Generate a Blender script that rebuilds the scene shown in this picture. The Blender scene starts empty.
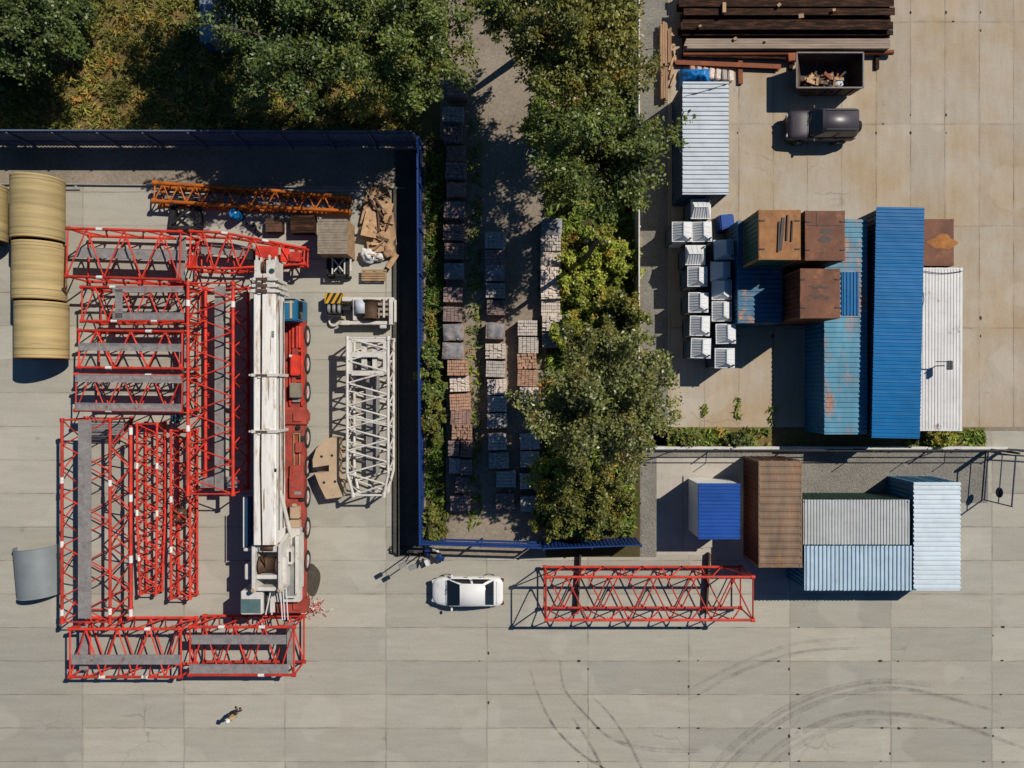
import bpy, bmesh, math, random
import numpy as np
from mathutils import Vector, Matrix, noise as mnoise
random.seed(7); RNG = np.random.default_rng(11)
S = bpy.context.scene
C = S.collection
PI = math.pi
HC = 41.0                      # camera height (m)
G = 0.06                       # metres per picture pixel on the ground

def sc(h): return G*(HC-h)/HC
def at(px, py, h=0.0):         # survey: point seen at a picture position and a height -> world point
    return Vector(((px-512)*sc(h), (384-py)*sc(h), h))
def lin(r, g, b):
    f = lambda c: (c/255/12.92) if c/255 <= .04045 else ((c/255+.055)/1.055)**2.4
    return (f(r), f(g), f(b), 1)

# ------------------------------------------------------------------ mesh builder
class MB:
    def __init__(s): s.v = []; s.f = []; s.m = []; s.sm = []
    def add(s, vs, fs, mi=0, smooth=False):
        o = len(s.v); s.v += [tuple(p) for p in vs]
        for f in fs: s.f.append(tuple(i+o for i in f)); s.m.append(mi); s.sm.append(smooth)
    def box(s, c, d, rz=0, mi=0, R=None):
        hx, hy, hz = d[0]/2, d[1]/2, d[2]/2
        P = [Vector((x, y, z)) for z in (-hz, hz) for x, y in ((-hx, -hy), (hx, -hy), (hx, hy), (-hx, hy))]
        M = R if R is not None else Matrix.Rotation(rz, 3, 'Z')
        c = Vector(c)
        s.add([M@p+c for p in P], [(3, 2, 1, 0), (4, 5, 6, 7), (0, 1, 5, 4), (1, 2, 6, 5), (2, 3, 7, 6), (3, 0, 4, 7)], mi)
    def bar(s, p, q, w, h, mi=0, up=(0, 0, 1)):
        p = Vector(p); q = Vector(q); d = q-p; L = d.length
        if L < 1e-5: return
        x = d/L; u = Vector(up)
        if abs(x.dot(u)) > .98: u = Vector((1, 0, 0))
        y = u.cross(x).normalized(); z = x.cross(y)
        s.box((p+q)/2, (L, w, h), mi=mi, R=Matrix((x, y, z)).transposed())
    def tube(s, p, q, r, n=7, mi=0, r2=None, caps=True):
        p = Vector(p); q = Vector(q); d = q-p
        if d.length < 1e-5: return
        r2 = r if r2 is None else r2
        x = d.normalized(); u = Vector((0, 0, 1)) if abs(x.z) < .95 else Vector((1, 0, 0))
        a = u.cross(x).normalized(); b = x.cross(a)
        ring = lambda c, rr: [c+(a*math.cos(2*PI*i/n)+b*math.sin(2*PI*i/n))*rr for i in range(n)]
        A = ring(p, r); B = ring(q, r2)
        s.add(A+B, [(i, (i+1) % n, n+(i+1) % n, n+i) for i in range(n)], mi, n > 5)
        if caps:
            s.add(A, [tuple(range(n-1, -1, -1))], mi); s.add(B, [tuple(range(n))], mi)
    def path(s, pts, r, n=6, mi=0):
        for a, b in zip(pts[:-1], pts[1:]): s.tube(a, b, r, n, mi)
    def prism(s, pts, z0, z1, mi=0, top=None):
        n = len(pts)
        B = [(x, y, z0) for x, y in pts]; T = [(x, y, z1) for x, y in (top or pts)]
        s.add(B+T, [tuple(range(n-1, -1, -1)), tuple(range(n, 2*n))] + [(i, (i+1) % n, n+(i+1) % n, n+i) for i in range(n)], mi)
    def sheet(s, p, u, v, pitch, depth, mi=0, nrm=None):   # corrugated: ridges run along u, profile along v
        p = Vector(p); u = Vector(u); v = Vector(v); L = v.length
        nn = Vector(nrm) if nrm is not None else u.cross(v).normalized()
        k = max(1, round(L/pitch)); pts = []
        for i in range(k):
            for t, z in ((0, 0), (.3, 0), (.45, 1), (.85, 1)): pts.append(((i+t)/k, z))
        pts.append((1, 0)); V = []; ns = max(2, min(7, round(u.length/.5)))
        ph = [random.uniform(0, 6) for _ in range(4)]; flip = u.cross(v).dot(nn) < 0; w = ns+1
        for q, (t, z) in enumerate(pts):
            rj = random.uniform(-.004, .004)
            for e in range(w):
                d = .004*math.sin(t*L*2.1+ph[0]+e*1.7)+.003*math.sin(t*L*5.3+ph[1]-e*2.3)+.005*math.sin(t*L*.9+ph[2])*math.sin(e*1.1+ph[3])+rj*z
                V.append(p+v*t+u*(e/ns)+nn*(z*depth+d*(1 if 0 < e < ns else .4))+(u.normalized()*random.uniform(-.012, .012) if e in (0, ns) else Vector()))
        F = []
        for q in range(len(pts)-1):
            for e in range(ns):
                f = (q*w+e, (q+1)*w+e, (q+1)*w+e+1, q*w+e+1); F.append(f[::-1] if not flip else f)
        s.add(V, F, mi)
    def lathe(s, c, prof, axis='z', n=20, mi=0):          # prof: (radius, along)
        c = Vector(c)
        ex = {'z': ((1, 0, 0), (0, 1, 0), (0, 0, 1)), 'y': ((1, 0, 0), (0, 0, 1), (0, -1, 0)), 'x': ((0, 1, 0), (0, 0, 1), (1, 0, 0))}[axis]
        a, b, w = map(Vector, ex); V = []
        for r, t in prof:
            for i in range(n):
                q = 2*PI*i/n; V.append(c+(a*math.cos(q)+b*math.sin(q))*r+w*t)
        F = []
        for j in range(len(prof)-1):
            for i in range(n):
                F.append((j*n+i, j*n+(i+1) % n, (j+1)*n+(i+1) % n, (j+1)*n+i))
        s.add(V, F, mi, True)
    def build(s, name, mats, parent=None, bevel=0, smooth=False):
        me = bpy.data.meshes.new(name); me.from_pydata(s.v, [], s.f)
        if not isinstance(mats, (list, tuple)): mats = [mats]
        for m in mats: me.materials.append(m)
        me.polygons.foreach_set('material_index', s.m)
        me.polygons.foreach_set('use_smooth', [True]*len(s.m) if smooth else s.sm)
        if bevel:
            bm = bmesh.new(); bm.from_mesh(me)
            bmesh.ops.remove_doubles(bm, verts=bm.verts, dist=1e-5)
            bmesh.ops.bevel(bm, geom=list(bm.edges), offset=bevel, segments=2, affect='EDGES', clamp_overlap=True)
            bm.to_mesh(me); bm.free()
        me.update()
        o = bpy.data.objects.new(name, me); C.objects.link(o)
        if parent is not None: o.parent = parent
        return o

def tag(o, label=None, cat=None, group=None, kind=None):
    if label: o['label'] = label
    if cat: o['category'] = cat
    if group: o['group'] = group
    if kind: o['kind'] = kind
    return o
def thing(name, label, cat, loc=(0, 0, 0), rz=0, group=None):
    o = bpy.data.objects.new(name, None); C.objects.link(o); o.empty_display_size = .2
    o.location = loc; o.rotation_euler = (0, 0, rz)
    return tag(o, label, cat, group)
def copy_tree(o, parent=None):
    c = o.copy(); C.objects.link(c)
    if parent is not None: c.parent = parent
    for ch in list(o.children): copy_tree(ch, c)
    return c

# ------------------------------------------------------------------ materials
MC = {}
def new_mat(name):
    m = bpy.data.materials.new(name); m.use_nodes = True
    nt = m.node_tree; b = nt.nodes['Principled BSDF']
    return m, nt, b
def N(nt, t, **kw):
    n = nt.nodes.new(t)
    for k, v in kw.items():
        if k.startswith('_'): n.inputs[k[1:]].default_value = v
        else: setattr(n, k, v)
    return n
def coords(nt, stretch=(1, 1, 1), world=False):
    L = nt.links
    if world:
        g = N(nt, 'ShaderNodeNewGeometry'); src = g.outputs['Position']
    else:
        t = N(nt, 'ShaderNodeTexCoord'); oi = N(nt, 'ShaderNodeObjectInfo')
        mul = N(nt, 'ShaderNodeMath', operation='MULTIPLY'); mul.inputs[1].default_value = 57.0
        L.new(oi.outputs['Random'], mul.inputs[0])
        ad = N(nt, 'ShaderNodeVectorMath', operation='ADD')
        L.new(t.outputs['Object'], ad.inputs[0]); L.new(mul.outputs[0], ad.inputs[1]); src = ad.outputs[0]
    mp = N(nt, 'ShaderNodeMapping'); mp.inputs['Scale'].default_value = stretch
    L.new(src, mp.inputs['Vector']); return mp.outputs['Vector']
def noise(nt, vec, scale, detail=6, rough=.6):
    n = N(nt, 'ShaderNodeTexNoise'); n.inputs['Scale'].default_value = scale; n.inputs['Detail'].default_value = detail; n.inputs['Roughness'].default_value = rough
    nt.links.new(vec, n.inputs['Vector']); return n.outputs['Fac']
def ramp(nt, fac, a, b, ca=(0, 0, 0, 1), cb=(1, 1, 1, 1)):
    r = N(nt, 'ShaderNodeValToRGB'); e = r.color_ramp.elements
    e[0].position = a; e[0].color = ca; e[1].position = b; e[1].color = cb
    nt.links.new(fac, r.inputs[0]); return r.outputs['Color']
def mix(nt, fac, a, b, mode='MIX'):
    m = N(nt, 'ShaderNodeMix', data_type='RGBA', blend_type=mode)
    for sock, v in ((m.inputs['Factor'], fac), (m.inputs['A'], a), (m.inputs['B'], b)):
        if isinstance(v, (int, float)): sock.default_value = v
        elif isinstance(v, tuple): sock.default_value = v
        else: nt.links.new(v, sock)
    return m.outputs['Result']
def sca(c, k): return (min(1, c[0]*k), min(1, c[1]*k), min(1, c[2]*k), 1)
def M(name, col, rough=.6, var=.2, scale=1.5, rust=0.0, rustcol=(.12, .045, .02, 1), metal=0.0, bump=0.0, stretch=(1, 1, 1), dirt=.25, spec=.4, perobj=0.0, world=False):
    if name in MC: return MC[name]
    col = sca(col, .88)
    m, nt, b = new_mat(name); L = nt.links
    v = coords(nt, stretch, world)
    c = mix(nt, ramp(nt, noise(nt, v, scale), .3, .72), sca(col, 1-var), sca(col, 1+var))
    if perobj:
        oi = N(nt, 'ShaderNodeObjectInfo')
        c = mix(nt, 1.0, c, ramp(nt, oi.outputs['Random'], 0, 1, (1-perobj,)*3+(1,), (1+perobj, 1+perobj*.8, 1+perobj*.6, 1)), 'MULTIPLY')
    if dirt: c = mix(nt, ramp(nt, noise(nt, v, scale*4.3, 8, .7), .52, .75, (0, 0, 0, 1), (dirt,)*3+(1,)), c, sca(col, .35))
    if rust:
        rf = ramp(nt, noise(nt, v, scale*1.1, 9, .68), .66-rust*.35, .74-rust*.2)
        rc = mix(nt, ramp(nt, noise(nt, v, scale*5, 5), .3, .7), sca(rustcol, .55), sca(rustcol, 1.7))
        c = mix(nt, rf, c, rc)
    L.new(c, b.inputs['Base Color'])
    b.inputs['Roughness'].default_value = rough; b.inputs['Metallic'].default_value = metal
    b.inputs['Specular IOR Level'].default_value = spec
    if bump:
        bn = N(nt, 'ShaderNodeBump'); bn.inputs['Strength'].default_value = bump; bn.inputs['Distance'].default_value = .05
        L.new(noise(nt, v, scale*9, 6), bn.inputs['Height']); L.new(bn.outputs[0], b.inputs['Normal'])
    MC[name] = m; return m

red = M('red_paint', (.57, .036, .018, 1), .6, .36, 1.6, rust=.3, rustcol=(.2, .05, .03, 1), dirt=.5, perobj=.22)
red2 = M('faded_red_paint', (.34, .055, .036, 1), .65, .35, 1.4, rust=.35, rustcol=(.10, .05, .035, 1), dirt=.55)
cable_mat = M('black_rubber', (.012, .012, .013, 1), .7, .2)
white_sleeve = M('white_band_paint', (.72, .70, .66, 1), .5, .1, rust=.1)
grate = M('galvanised_grating', (.265, .25, .245, 1), .65, .25, 3, dirt=.45, rust=.15)
orange_rust = M('rusty_orange_paint', (.46, .12, .012, 1), .6, .3, 1.2, rust=.3, rustcol=(.10, .04, .015, 1))
boomw = M('boom_white_paint', (.82, .795, .74, 1), .5, .12, .8, rust=.37, rustcol=(.30, .17, .085, 1), stretch=(3.2, .5, 1.5), dirt=.4)
white_p = M('offwhite_paint', (.62, .59, .54, 1), .5, .15, 1.5, rust=.2, rustcol=(.25, .13, .06, 1))
brown_m = M('brown_steel', (.085, .045, .025, 1), .7, .35, 2, rust=.3)
blue_cab = M('cab_blue', (.012, .13, .25, 1), .35, .1, 1)
dark_m = M('dark_metal', (.018, .018, .02, 1), .55, .3, 2)
grey_m = M('grey_steel', (.25, .25, .24, 1), .55, .2, 2, rust=.1)
glass = M('dark_glass', (.012, .016, .02, 1), .06, .1, 1, dirt=0, spec=.8)
glass_green = M('tinted_glass', (.10, .17, .17, 1), .12, .2, 2, dirt=.2, spec=.8)
tyre_m = M('tyre_rubber', (.016, .016, .016, 1), .85, .3, 3)
rim_m = M('rim_paint', (.55, .54, .5, 1), .5, .15, 2, rust=.05)
tan = M('tan_paint', (.47, .345, .225, 1), .6, .12, 1.2, dirt=.3, rust=.08)
ochre = M('fibreglass_ochre', (.42, .325, .155, 1), .66, .28, .5, stretch=(.3, 6, .3), dirt=.5, spec=.2, perobj=.12, rust=.12, rustcol=(.2, .14, .07, 1))
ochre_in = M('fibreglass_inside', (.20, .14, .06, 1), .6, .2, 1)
rimrust = M('pipe_rim_brown', (.26, .12, .045, 1), .7, .2, 2)
shellgrey = M('blue_grey_sheet', (.20, .225, .235, 1), .45, .1, .8, dirt=.2)
blue_f = M('fence_blue', (.008, .04, .17, 1), .5, .2, .8, dirt=.35)
navy_f = M('fence_navy', (.10, .14, .21, 1), .5, .2, .8, dirt=.3)
blue_roof = M('blue_roof_sheet', (.002, .13, .34, 1), .5, .14, .25, dirt=.25, spec=.15)
blue_roof2 = M('royal_blue_sheet', (.016, .075, .32, 1), .5, .12, .4, dirt=.2, spec=.15)
teal = M('teal_weathered', (.075, .25, .36, 1), .6, .28, .55, rust=.46, rustcol=(.30, .13, .07, 1), dirt=.3, stretch=(.6, 1.6, 1))
blue_old = M('old_blue_container', (.035, .13, .22, 1), .55, .3, .8, rust=.32, rustcol=(.30, .14, .07, 1))
green_c = M('green_container', (.006, .075, .055, 1), .5, .25, .8, rust=.15)
rust_roof = M('rust_brown_roof', (.165, .064, .034, 1), .75, .35, .8, rust=.36, rustcol=(.20, .078, .032, 1), dirt=.45, bump=.2)
rust_roof2 = M('rust_orange_roof', (.32, .145, .05, 1), .75, .35, .9, rust=.38, rustcol=(.20, .08, .035, 1), dirt=.45, bump=.2)
rust_side = M('oxide_red_side', (.09, .022, .012, 1), .65, .25, 1, rust=.2)
brown_roof = M('brown_weathered_roof', (.21, .135, .085, 1), .7, .35, .8, rust=.32, rustcol=(.24, .105, .045, 1), stretch=(.5, 2, 1))
grey_roof = M('grey_roof_sheet', (.46, .475, .475, 1), .55, .15, .5, dirt=.3)
pale_blue = M('pale_blue_roof', (.44, .57, .67, 1), .5, .12, .6, dirt=.25)
pale_blue2 = M('bluish_white_roof', (.60, .69, .75, 1), .5, .1, .6, dirt=.2)
white_roof = M('white_roof_sheet', (.50, .55, .60, 1), .5, .1, .5, dirt=.3)
white_c = M('white_container_roof', (.66, .65, .64, 1), .5, .12, .6, dirt=.3, rust=.1)
blue_side = M('blue_side', (.02, .16, .32, 1), .5, .15, 1)
wall_white = M('white_wall_panel', (.85, .86, .84, 1), .55, .1, .8)
plast_w = M('white_plastic', (.68, .69, .70, 1), .38, .05, 1, dirt=.15)
plast_b_shade = M('bluegrey_plastic_and_shade', (.05, .09, .13, 1), .4, .08, 1)  # toilet walls coloured this dark to paint in their shaded sides
wood = M('pale_wood', (.42, .27, .15, 1), .75, .3, 2.5, dirt=.35, perobj=.25)
wood_g = M('grey_wood', (.27, .215, .165, 1), .8, .3, 1.2, stretch=(.4, 4, 1), dirt=.4, perobj=.12)
wood_t = M('timber_tan', (.33, .20, .115, 1), .8, .3, 2.5, stretch=(5, .4, 1), dirt=.4, perobj=.2)
steel_b = M('dark_rusted_steel', (.024, .013, .009, 1), .85, .6, 2.5, rust=.5, rustcol=(.075, .034, .018, 1), perobj=.35, spec=.12, stretch=(.35, 3, 1))
navy_and_shade = M('navy_and_shade', (.010, .04, .085, 1), .55, .15, 1)  # navy paint on the crane locker; on cabin walls it paints in their shade
rust_o = M('orange_rust_steel', (.24, .062, .018, 1), .75, .3, 1.5, perobj=.15)
conc_l = M('light_concrete', (.42, .38, .32, 1), .85, .15, 1.2, bump=.3)
kerb_w = M('whitewashed_kerb', (.60, .585, .55, 1), .8, .12, 1.5, bump=.2)
debris_m = M('debris_mixed', (.30, .19, .11, 1), .9, .5, 4, dirt=.6, perobj=.4)
yellow = M('hazard_yellow', (.60, .33, .02, 1), .5, .1)
black_p = M('hazard_black', (.02, .02, .02, 1), .5, .1)
car_white = M('car_white', (.76, .755, .74, 1), .22, .03, 1, dirt=.05, spec=.5)
car_dark = M('car_aubergine', (.055, .045, .055, 1), .42, .08, 1, dirt=.1, spec=.6)
trim_b = M('black_trim', (.014, .014, .015, 1), .6, .2)
lamp_g = M('lamp_glass', (.55, .57, .6, 1), .12, .05, dirt=0)
lamp_r = M('lamp_red', (.16, .012, .012, 1), .25, .05, dirt=0)
tarp = M('blue_tarp', (.006, .19, .55, 1), .4, .15, 2, bump=.3, dirt=.1)
cloth_y = M('tan_workwear', (.42, .30, .13, 1), .85, .15, 6)
cloth_d = M('dark_trousers', (.03, .028, .03, 1), .9, .2, 6)
cloth_r = M('maroon_sleeve', (.10, .02, .02, 1), .9, .2, 6)
skin = M('skin', (.42, .23, .16, 1), .55, .05, 8, dirt=0)
hairm = M('hair', (.03, .018, .01, 1), .8, .1, 8, dirt=0)
bark = M('bark', (.075, .055, .04, 1), .9, .35, 4, bump=.4)
brickm = [M('bricks_red', (.34, .215, .18, 1), .85, .45, 3, dirt=.6, perobj=.25), M('bricks_orange', (.42, .25, .17, 1), .85, .35, 5, dirt=.4, perobj=.2),
          M('bricks_grey', (.46, .42, .385, 1), .85, .35, 5, dirt=.45, perobj=.25), M('bricks_pale', (.58, .51, .45, 1), .85, .3, 5, dirt=.45, perobj=.2),
          M('bricks_brown', (.28, .205, .185, 1), .85, .4, 5, dirt=.5, perobj=.25)]
film = M('plastic_film', (.22, .22, .23, 1), .6, .55, 3, dirt=.6, spec=.3, rust=.3, rustcol=(.25, .13, .09, 1))

def leaf_mat(name, lo, hi, hot=None, trans=.35, rough=.45):
    if name in MC: return MC[name]
    m, nt, b = new_mat(name); L = nt.links
    g = N(nt, 'ShaderNodeNewGeometry')
    c = ramp(nt, g.outputs['Random Per Island'], 0, 1, lo, hi)
    if hot:
        v = coords(nt, (1, 1, 1), True)
        c = mix(nt, ramp(nt, noise(nt, v, .9, 3), .54, .68), c, hot)
        c = mix(nt, ramp(nt, noise(nt, v, .45, 3), .35, .65), mix(nt, 1.0, c, (.48, .5, .52, 1), 'MULTIPLY'), c)
    L.new(c, b.inputs['Base Color']); b.inputs['Roughness'].default_value = rough; b.inputs['Specular IOR Level'].default_value = .5
    tr = N(nt, 'ShaderNodeBsdfTranslucent'); L.new(c, tr.inputs['Color'])
    mx = N(nt, 'ShaderNodeMixShader'); mx.inputs[0].default_value = trans
    L.new(b.outputs[0], mx.inputs[1]); L.new(tr.outputs[0], mx.inputs[2])
    L.new(mx.outputs[0], nt.nodes['Material Output'].inputs['Surface'])
    MC[name] = m; return m
lf_green = leaf_mat('leaf_green', (0.0863, 0.1278, 0.0272, 1), (0.3021, 0.3686, 0.0756, 1), (0.2158, 0.2089, 0.0333, 1))
lf_deep = leaf_mat('leaf_deep', (0.0566, 0.1006, 0.0266, 1), (0.2187, 0.2844, 0.0665, 1), (0.1544, 0.1750, 0.0399, 1))
lf_olive = leaf_mat('leaf_olive', (0.1124, 0.1238, 0.0213, 1), (0.3499, 0.3590, 0.0685, 1), (0.3249, 0.2103, 0.0335, 1))
lf_silver = leaf_mat('leaf_silver', (0.0990, 0.1294, 0.0332, 1), (0.4244, 0.4312, 0.1386, 1), (0.2548, 0.2022, 0.0462, 1), rough=.36)
lf_yellow = leaf_mat('leaf_yellow', (0.2132, 0.2550, 0.0264, 1), (0.6235, 0.6750, 0.0991, 1), (0.5577, 0.3750, 0.0484, 1))
grass_m = leaf_mat('grass_blades', (0.1562, 0.1710, 0.0307, 1), (0.4513, 0.4104, 0.0766, 1), (0.5902, 0.3248, 0.0766, 1), .3, .7)
grass_g = leaf_mat('grass_green', (0.0680, 0.1337, 0.0173, 1), (0.2495, 0.3645, 0.0504, 1), (0.2948, 0.2187, 0.0432, 1), .3, .7)
weed_m = leaf_mat('weed_mix', (0.1231, 0.1837, 0.0225, 1), (0.3937, 0.4988, 0.0750, 1), (0.4921, 0.2888, 0.0750, 1), .3, .7)

def ground_mat(name, base, alt, scale=.35, bump=.4, fine=6):
    m, nt, b = new_mat(name); L = nt.links; v = coords(nt, (1, 1, 1), True)
    c = mix(nt, ramp(nt, noise(nt, v, scale, 9, .65), .36, .66), base, alt)
    c = mix(nt, ramp(nt, noise(nt, v, fine, 6, .75), .3, .75), mix(nt, 1.0, c, (.55, .55, .55, 1), 'MULTIPLY'), c)
    L.new(c, b.inputs['Base Color']); b.inputs['Roughness'].default_value = .95; b.inputs['Specular IOR Level'].default_value = .15
    bn = N(nt, 'ShaderNodeBump'); bn.inputs['Strength'].default_value = bump; bn.inputs['Distance'].default_value = .08
    L.new(noise(nt, v, fine*1.7, 6, .7), bn.inputs['Height']); L.new(bn.outputs[0], b.inputs['Normal'])
    return m
def slab_mat(name, ax, ay, ox, oy, base, warm, warm_amt, tone):
    # cast concrete slabs ax by ay metres, joints where (x-ox)/ax and (y-oy)/ay are whole
    m, nt, b = new_mat(name); L = nt.links; v = coords(nt, (1, 1, 1), True)
    mt = lambda op, a, bb=None: (lambda n: ([L.new(a, n.inputs[0]) if not isinstance(a, (int, float)) else setattr(n.inputs[0], 'default_value', a),
          (None if bb is None else (L.new(bb, n.inputs[1]) if not isinstance(bb, (int, float)) else setattr(n.inputs[1], 'default_value', bb)))], n.outputs[0])[1])(N(nt, 'ShaderNodeMath', operation=op))
    sp = N(nt, 'ShaderNodeSeparateXYZ'); L.new(v, sp.inputs[0])
    wob = noise(nt, v, .8, 4); wob2 = mt('MULTIPLY', mt('SUBTRACT', wob, .5), .10)
    X = mt('DIVIDE', mt('ADD', mt('SUBTRACT', sp.outputs['X'], ox), wob2), ax); Y = mt('DIVIDE', mt('ADD', mt('SUBTRACT', sp.outputs['Y'], oy), wob2), ay)
    def joint(T, size, w):
        fr = mt('FRACT', T); d = mt('MULTIPLY', mt('MINIMUM', fr, mt('SUBTRACT', 1.0, fr)), size)
        return mt('SUBTRACT', 1.0, mt('MINIMUM', 1.0, mt('DIVIDE', d, w)))
    cell = N(nt, 'ShaderNodeCombineXYZ'); L.new(mt('FLOOR', X), cell.inputs[0]); L.new(mt('FLOOR', Y), cell.inputs[1])
    wn = N(nt, 'ShaderNodeTexWhiteNoise', noise_dimensions='2D'); L.new(cell.outputs[0], wn.inputs['Vector'])
    c = mix(nt, ramp(nt, noise(nt, v, .22, 7, .65), .40, .64, (0, 0, 0, 1), (warm_amt,)*3+(1,)), base, warm)
    c = mix(nt, 1.0, c, ramp(nt, wn.outputs['Value'], 0, 1, (1-tone, 1-tone*.97, 1-tone*.95, 1), (1+tone*.35, 1+tone*.33, 1+tone*.3, 1)), 'MULTIPLY')
    # trowel streaks along the slab, fine grain, blotches
    st = N(nt, 'ShaderNodeMapping'); st.inputs['Scale'].default_value = (.35, 2.2, 1) if ax > ay else (2.2, .35, 1); L.new(v, st.inputs[0])
    c = mix(nt, 1.0, c, ramp(nt, noise(nt, st.outputs[0], 1.0, 8, .65), .25, .75, (.86, .86, .86, 1), (1.06, 1.06, 1.06, 1)), 'MULTIPLY')
    c = mix(nt, 1.0, c, ramp(nt, noise(nt, v, 7, 5, .8), .3, .7, (.90, .90, .90, 1), (1.05, 1.05, 1.05, 1)), 'MULTIPLY')
    c = mix(nt, ramp(nt, noise(nt, v, 1.7, 8, .72), .66, .80, (0, 0, 0, 1), (.35, .35, .35, 1)), c, sca(base, .5))
    c = mix(nt, ramp(nt, noise(nt, v, .9, 8, .7), .66, .78, (0, 0, 0, 1), (warm_amt*.8,)*3+(1,)), c, (warm[0]*.85, warm[1]*.7, warm[2]*.5, 1))
    # hairline cracks in some slabs, dark spots of oil and repaired patches
    vo = N(nt, 'ShaderNodeTexVoronoi', feature='DISTANCE_TO_EDGE'); vo.inputs['Scale'].default_value = .33
    dv = N(nt, 'ShaderNodeVectorMath', operation='ADD'); nz = N(nt, 'ShaderNodeTexNoise'); nz.inputs['Scale'].default_value = .9; nz.inputs['Detail'].default_value = 8; L.new(v, nz.inputs['Vector'])
    L.new(v, dv.inputs[0]); L.new(nz.outputs['Color'], dv.inputs[1]); L.new(dv.outputs[0], vo.inputs['Vector'])
    ck = ramp(nt, vo.outputs['Distance'], .004, .016, (1, 1, 1, 1), (0, 0, 0, 1))
    c = mix(nt, mt('MULTIPLY', ck, ramp(nt, noise(nt, v, .12, 3), .60, .68, (0, 0, 0, 1), (.3, .3, .3, 1))), c, (.09, .078, .06, 1))
    c = mix(nt, ramp(nt, noise(nt, v, 1.1, 4, .5), .69, .76, (0, 0, 0, 1), (.45, .45, .45, 1)), c, sca(base, .42))
    c = mix(nt, ramp(nt, noise(nt, v, 3.1, 3, .5), .74, .78, (0, 0, 0, 1), (.5, .5, .5, 1)), c, sca(base, .38))
    c = mix(nt, ramp(nt, noise(nt, v, .28, 2, .4), .60, .63, (0, 0, 0, 1), (.22, .22, .22, 1)), c, sca(base, 1.22))
    jm = mt('MAXIMUM', joint(X, ax, .04), joint(Y, ay, .04))
    hal = mt('MAXIMUM', joint(X, ax, .2), joint(Y, ay, .2))
    c = mix(nt, mt('MULTIPLY', hal, mt('MULTIPLY', ramp(nt, noise(nt, v, .7, 5, .7), .45, .8), .40)), c, (warm[0]*.55, warm[1]*.42, warm[2]*.3, 1))
    js = ramp(nt, noise(nt, v, .55, 4, .6), .40, .70, (.12, .12, .12, 1), (.9, .9, .9, 1))
    c = mix(nt, mt('MULTIPLY', jm, js), c, (.05, .043, .035, 1))
    L.new(c, b.inputs['Base Color']); b.inputs['Roughness'].default_value = .88; b.inputs['Specular IOR Level'].default_value = .2
    bn = N(nt, 'ShaderNodeBump'); bn.inputs['Strength'].default_value = .25; bn.inputs['Distance'].default_value = .03
    L.new(noise(nt, v, 9, 6, .7), bn.inputs['Height']); L.new(bn.outputs[0], b.inputs['Normal'])
    return m
dirt_mat = ground_mat('dirt', (.36, .30, .235, 1), (.25, .205, .155, 1), .3, .5, 5)
soil_mat = ground_mat('meadow_soil', (.17, .15, .05, 1), (.24, .155, .065, 1), .35, .8, 4)
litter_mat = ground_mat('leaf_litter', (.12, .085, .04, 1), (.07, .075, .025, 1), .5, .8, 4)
gravel_mat = ground_mat('gravel', (.34, .32, .28, 1), (.25, .235, .205, 1), .6, 1.2, 6)
strip_mat = ground_mat('strip', (.085, .08, .07, 1), (.12, .11, .095, 1), .6, .6, 5)
slab_s = slab_mat('slabs_south', 6.06, 2.01, (588-512)*G, (384-627.5)*G, (.376, .359, .306, 1), (.39, .352, .285, 1), .5, .19)
slab_n = slab_mat('slabs_north', 2.06, 6.12, (807.5-512)*G, (384-124)*G, (.405, .358, .288, 1), (.37, .265, .155, 1), .8, .08)
pad_mat = M('pad_concrete', (.44, .40, .34, 1), .88, .12, .7, bump=.3, dirt=.2, world=True)

# ------------------------------------------------------------------ setting
def sheet_poly(name, pts, z, mat, kind='structure'):
    mb = MB(); mb.add([(p[0], p[1], z) for p in pts], [tuple(range(len(pts)))])
    o = mb.build(name, mat); o['kind'] = kind; return o
def rect(x0, y0, x1, y1):        # picture rectangle on the ground, anticlockwise
    a = at(x0, y1); b = at(x1, y0); return [(a.x, a.y), (b.x, a.y), (b.x, b.y), (a.x, b.y)]
def pxp(*pts): return [tuple(at(x, y)[:2]) for x, y in pts]
sheet_poly('ground', [(-300, -300), (300, -300), (300, 300), (-300, 300)], -.008, dirt_mat)
sheet_poly('concrete_yard', pxp((-1500, 1900), (2600, 1900), (2600, 431), (641, 431), (641, 557), (394, 557), (394, 186), (-1500, 186)), 0, slab_s)
sheet_poly('concrete_apron', rect(668, -900, 2600, 427), .004, slab_n)
sheet_poly('gravel_bed', rect(641, 451, 988, 503), .008, gravel_mat)
sheet_poly('gravel_strip', rect(641, 503, 656, 557), .008, gravel_mat)
sheet_poly('gravel_path', rect(643, -900, 668, 446), 0, gravel_mat)
sheet_poly('concrete_pad', rect(656.5, 458, 745, 555), .012, pad_mat)
sheet_poly('verge', pxp((668.5, 427.5), (985, 427.5), (985, 447), (643, 447), (643, 446.3), (668.5, 446.3)), .006, soil_mat)
sheet_poly('fence_shade_strip', rect(394.5, 150, 424, 556), .0, strip_mat)  # dark ground sheet, the fence's shadow put into its colour
sheet_poly('meadow_ground', rect(-900, -900, 440, 140), 0, soil_mat)
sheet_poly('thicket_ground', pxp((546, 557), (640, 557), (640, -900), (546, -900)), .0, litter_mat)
sheet_poly('fence_verge', rect(426, 140, 446, 545), .002, litter_mat)

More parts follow.
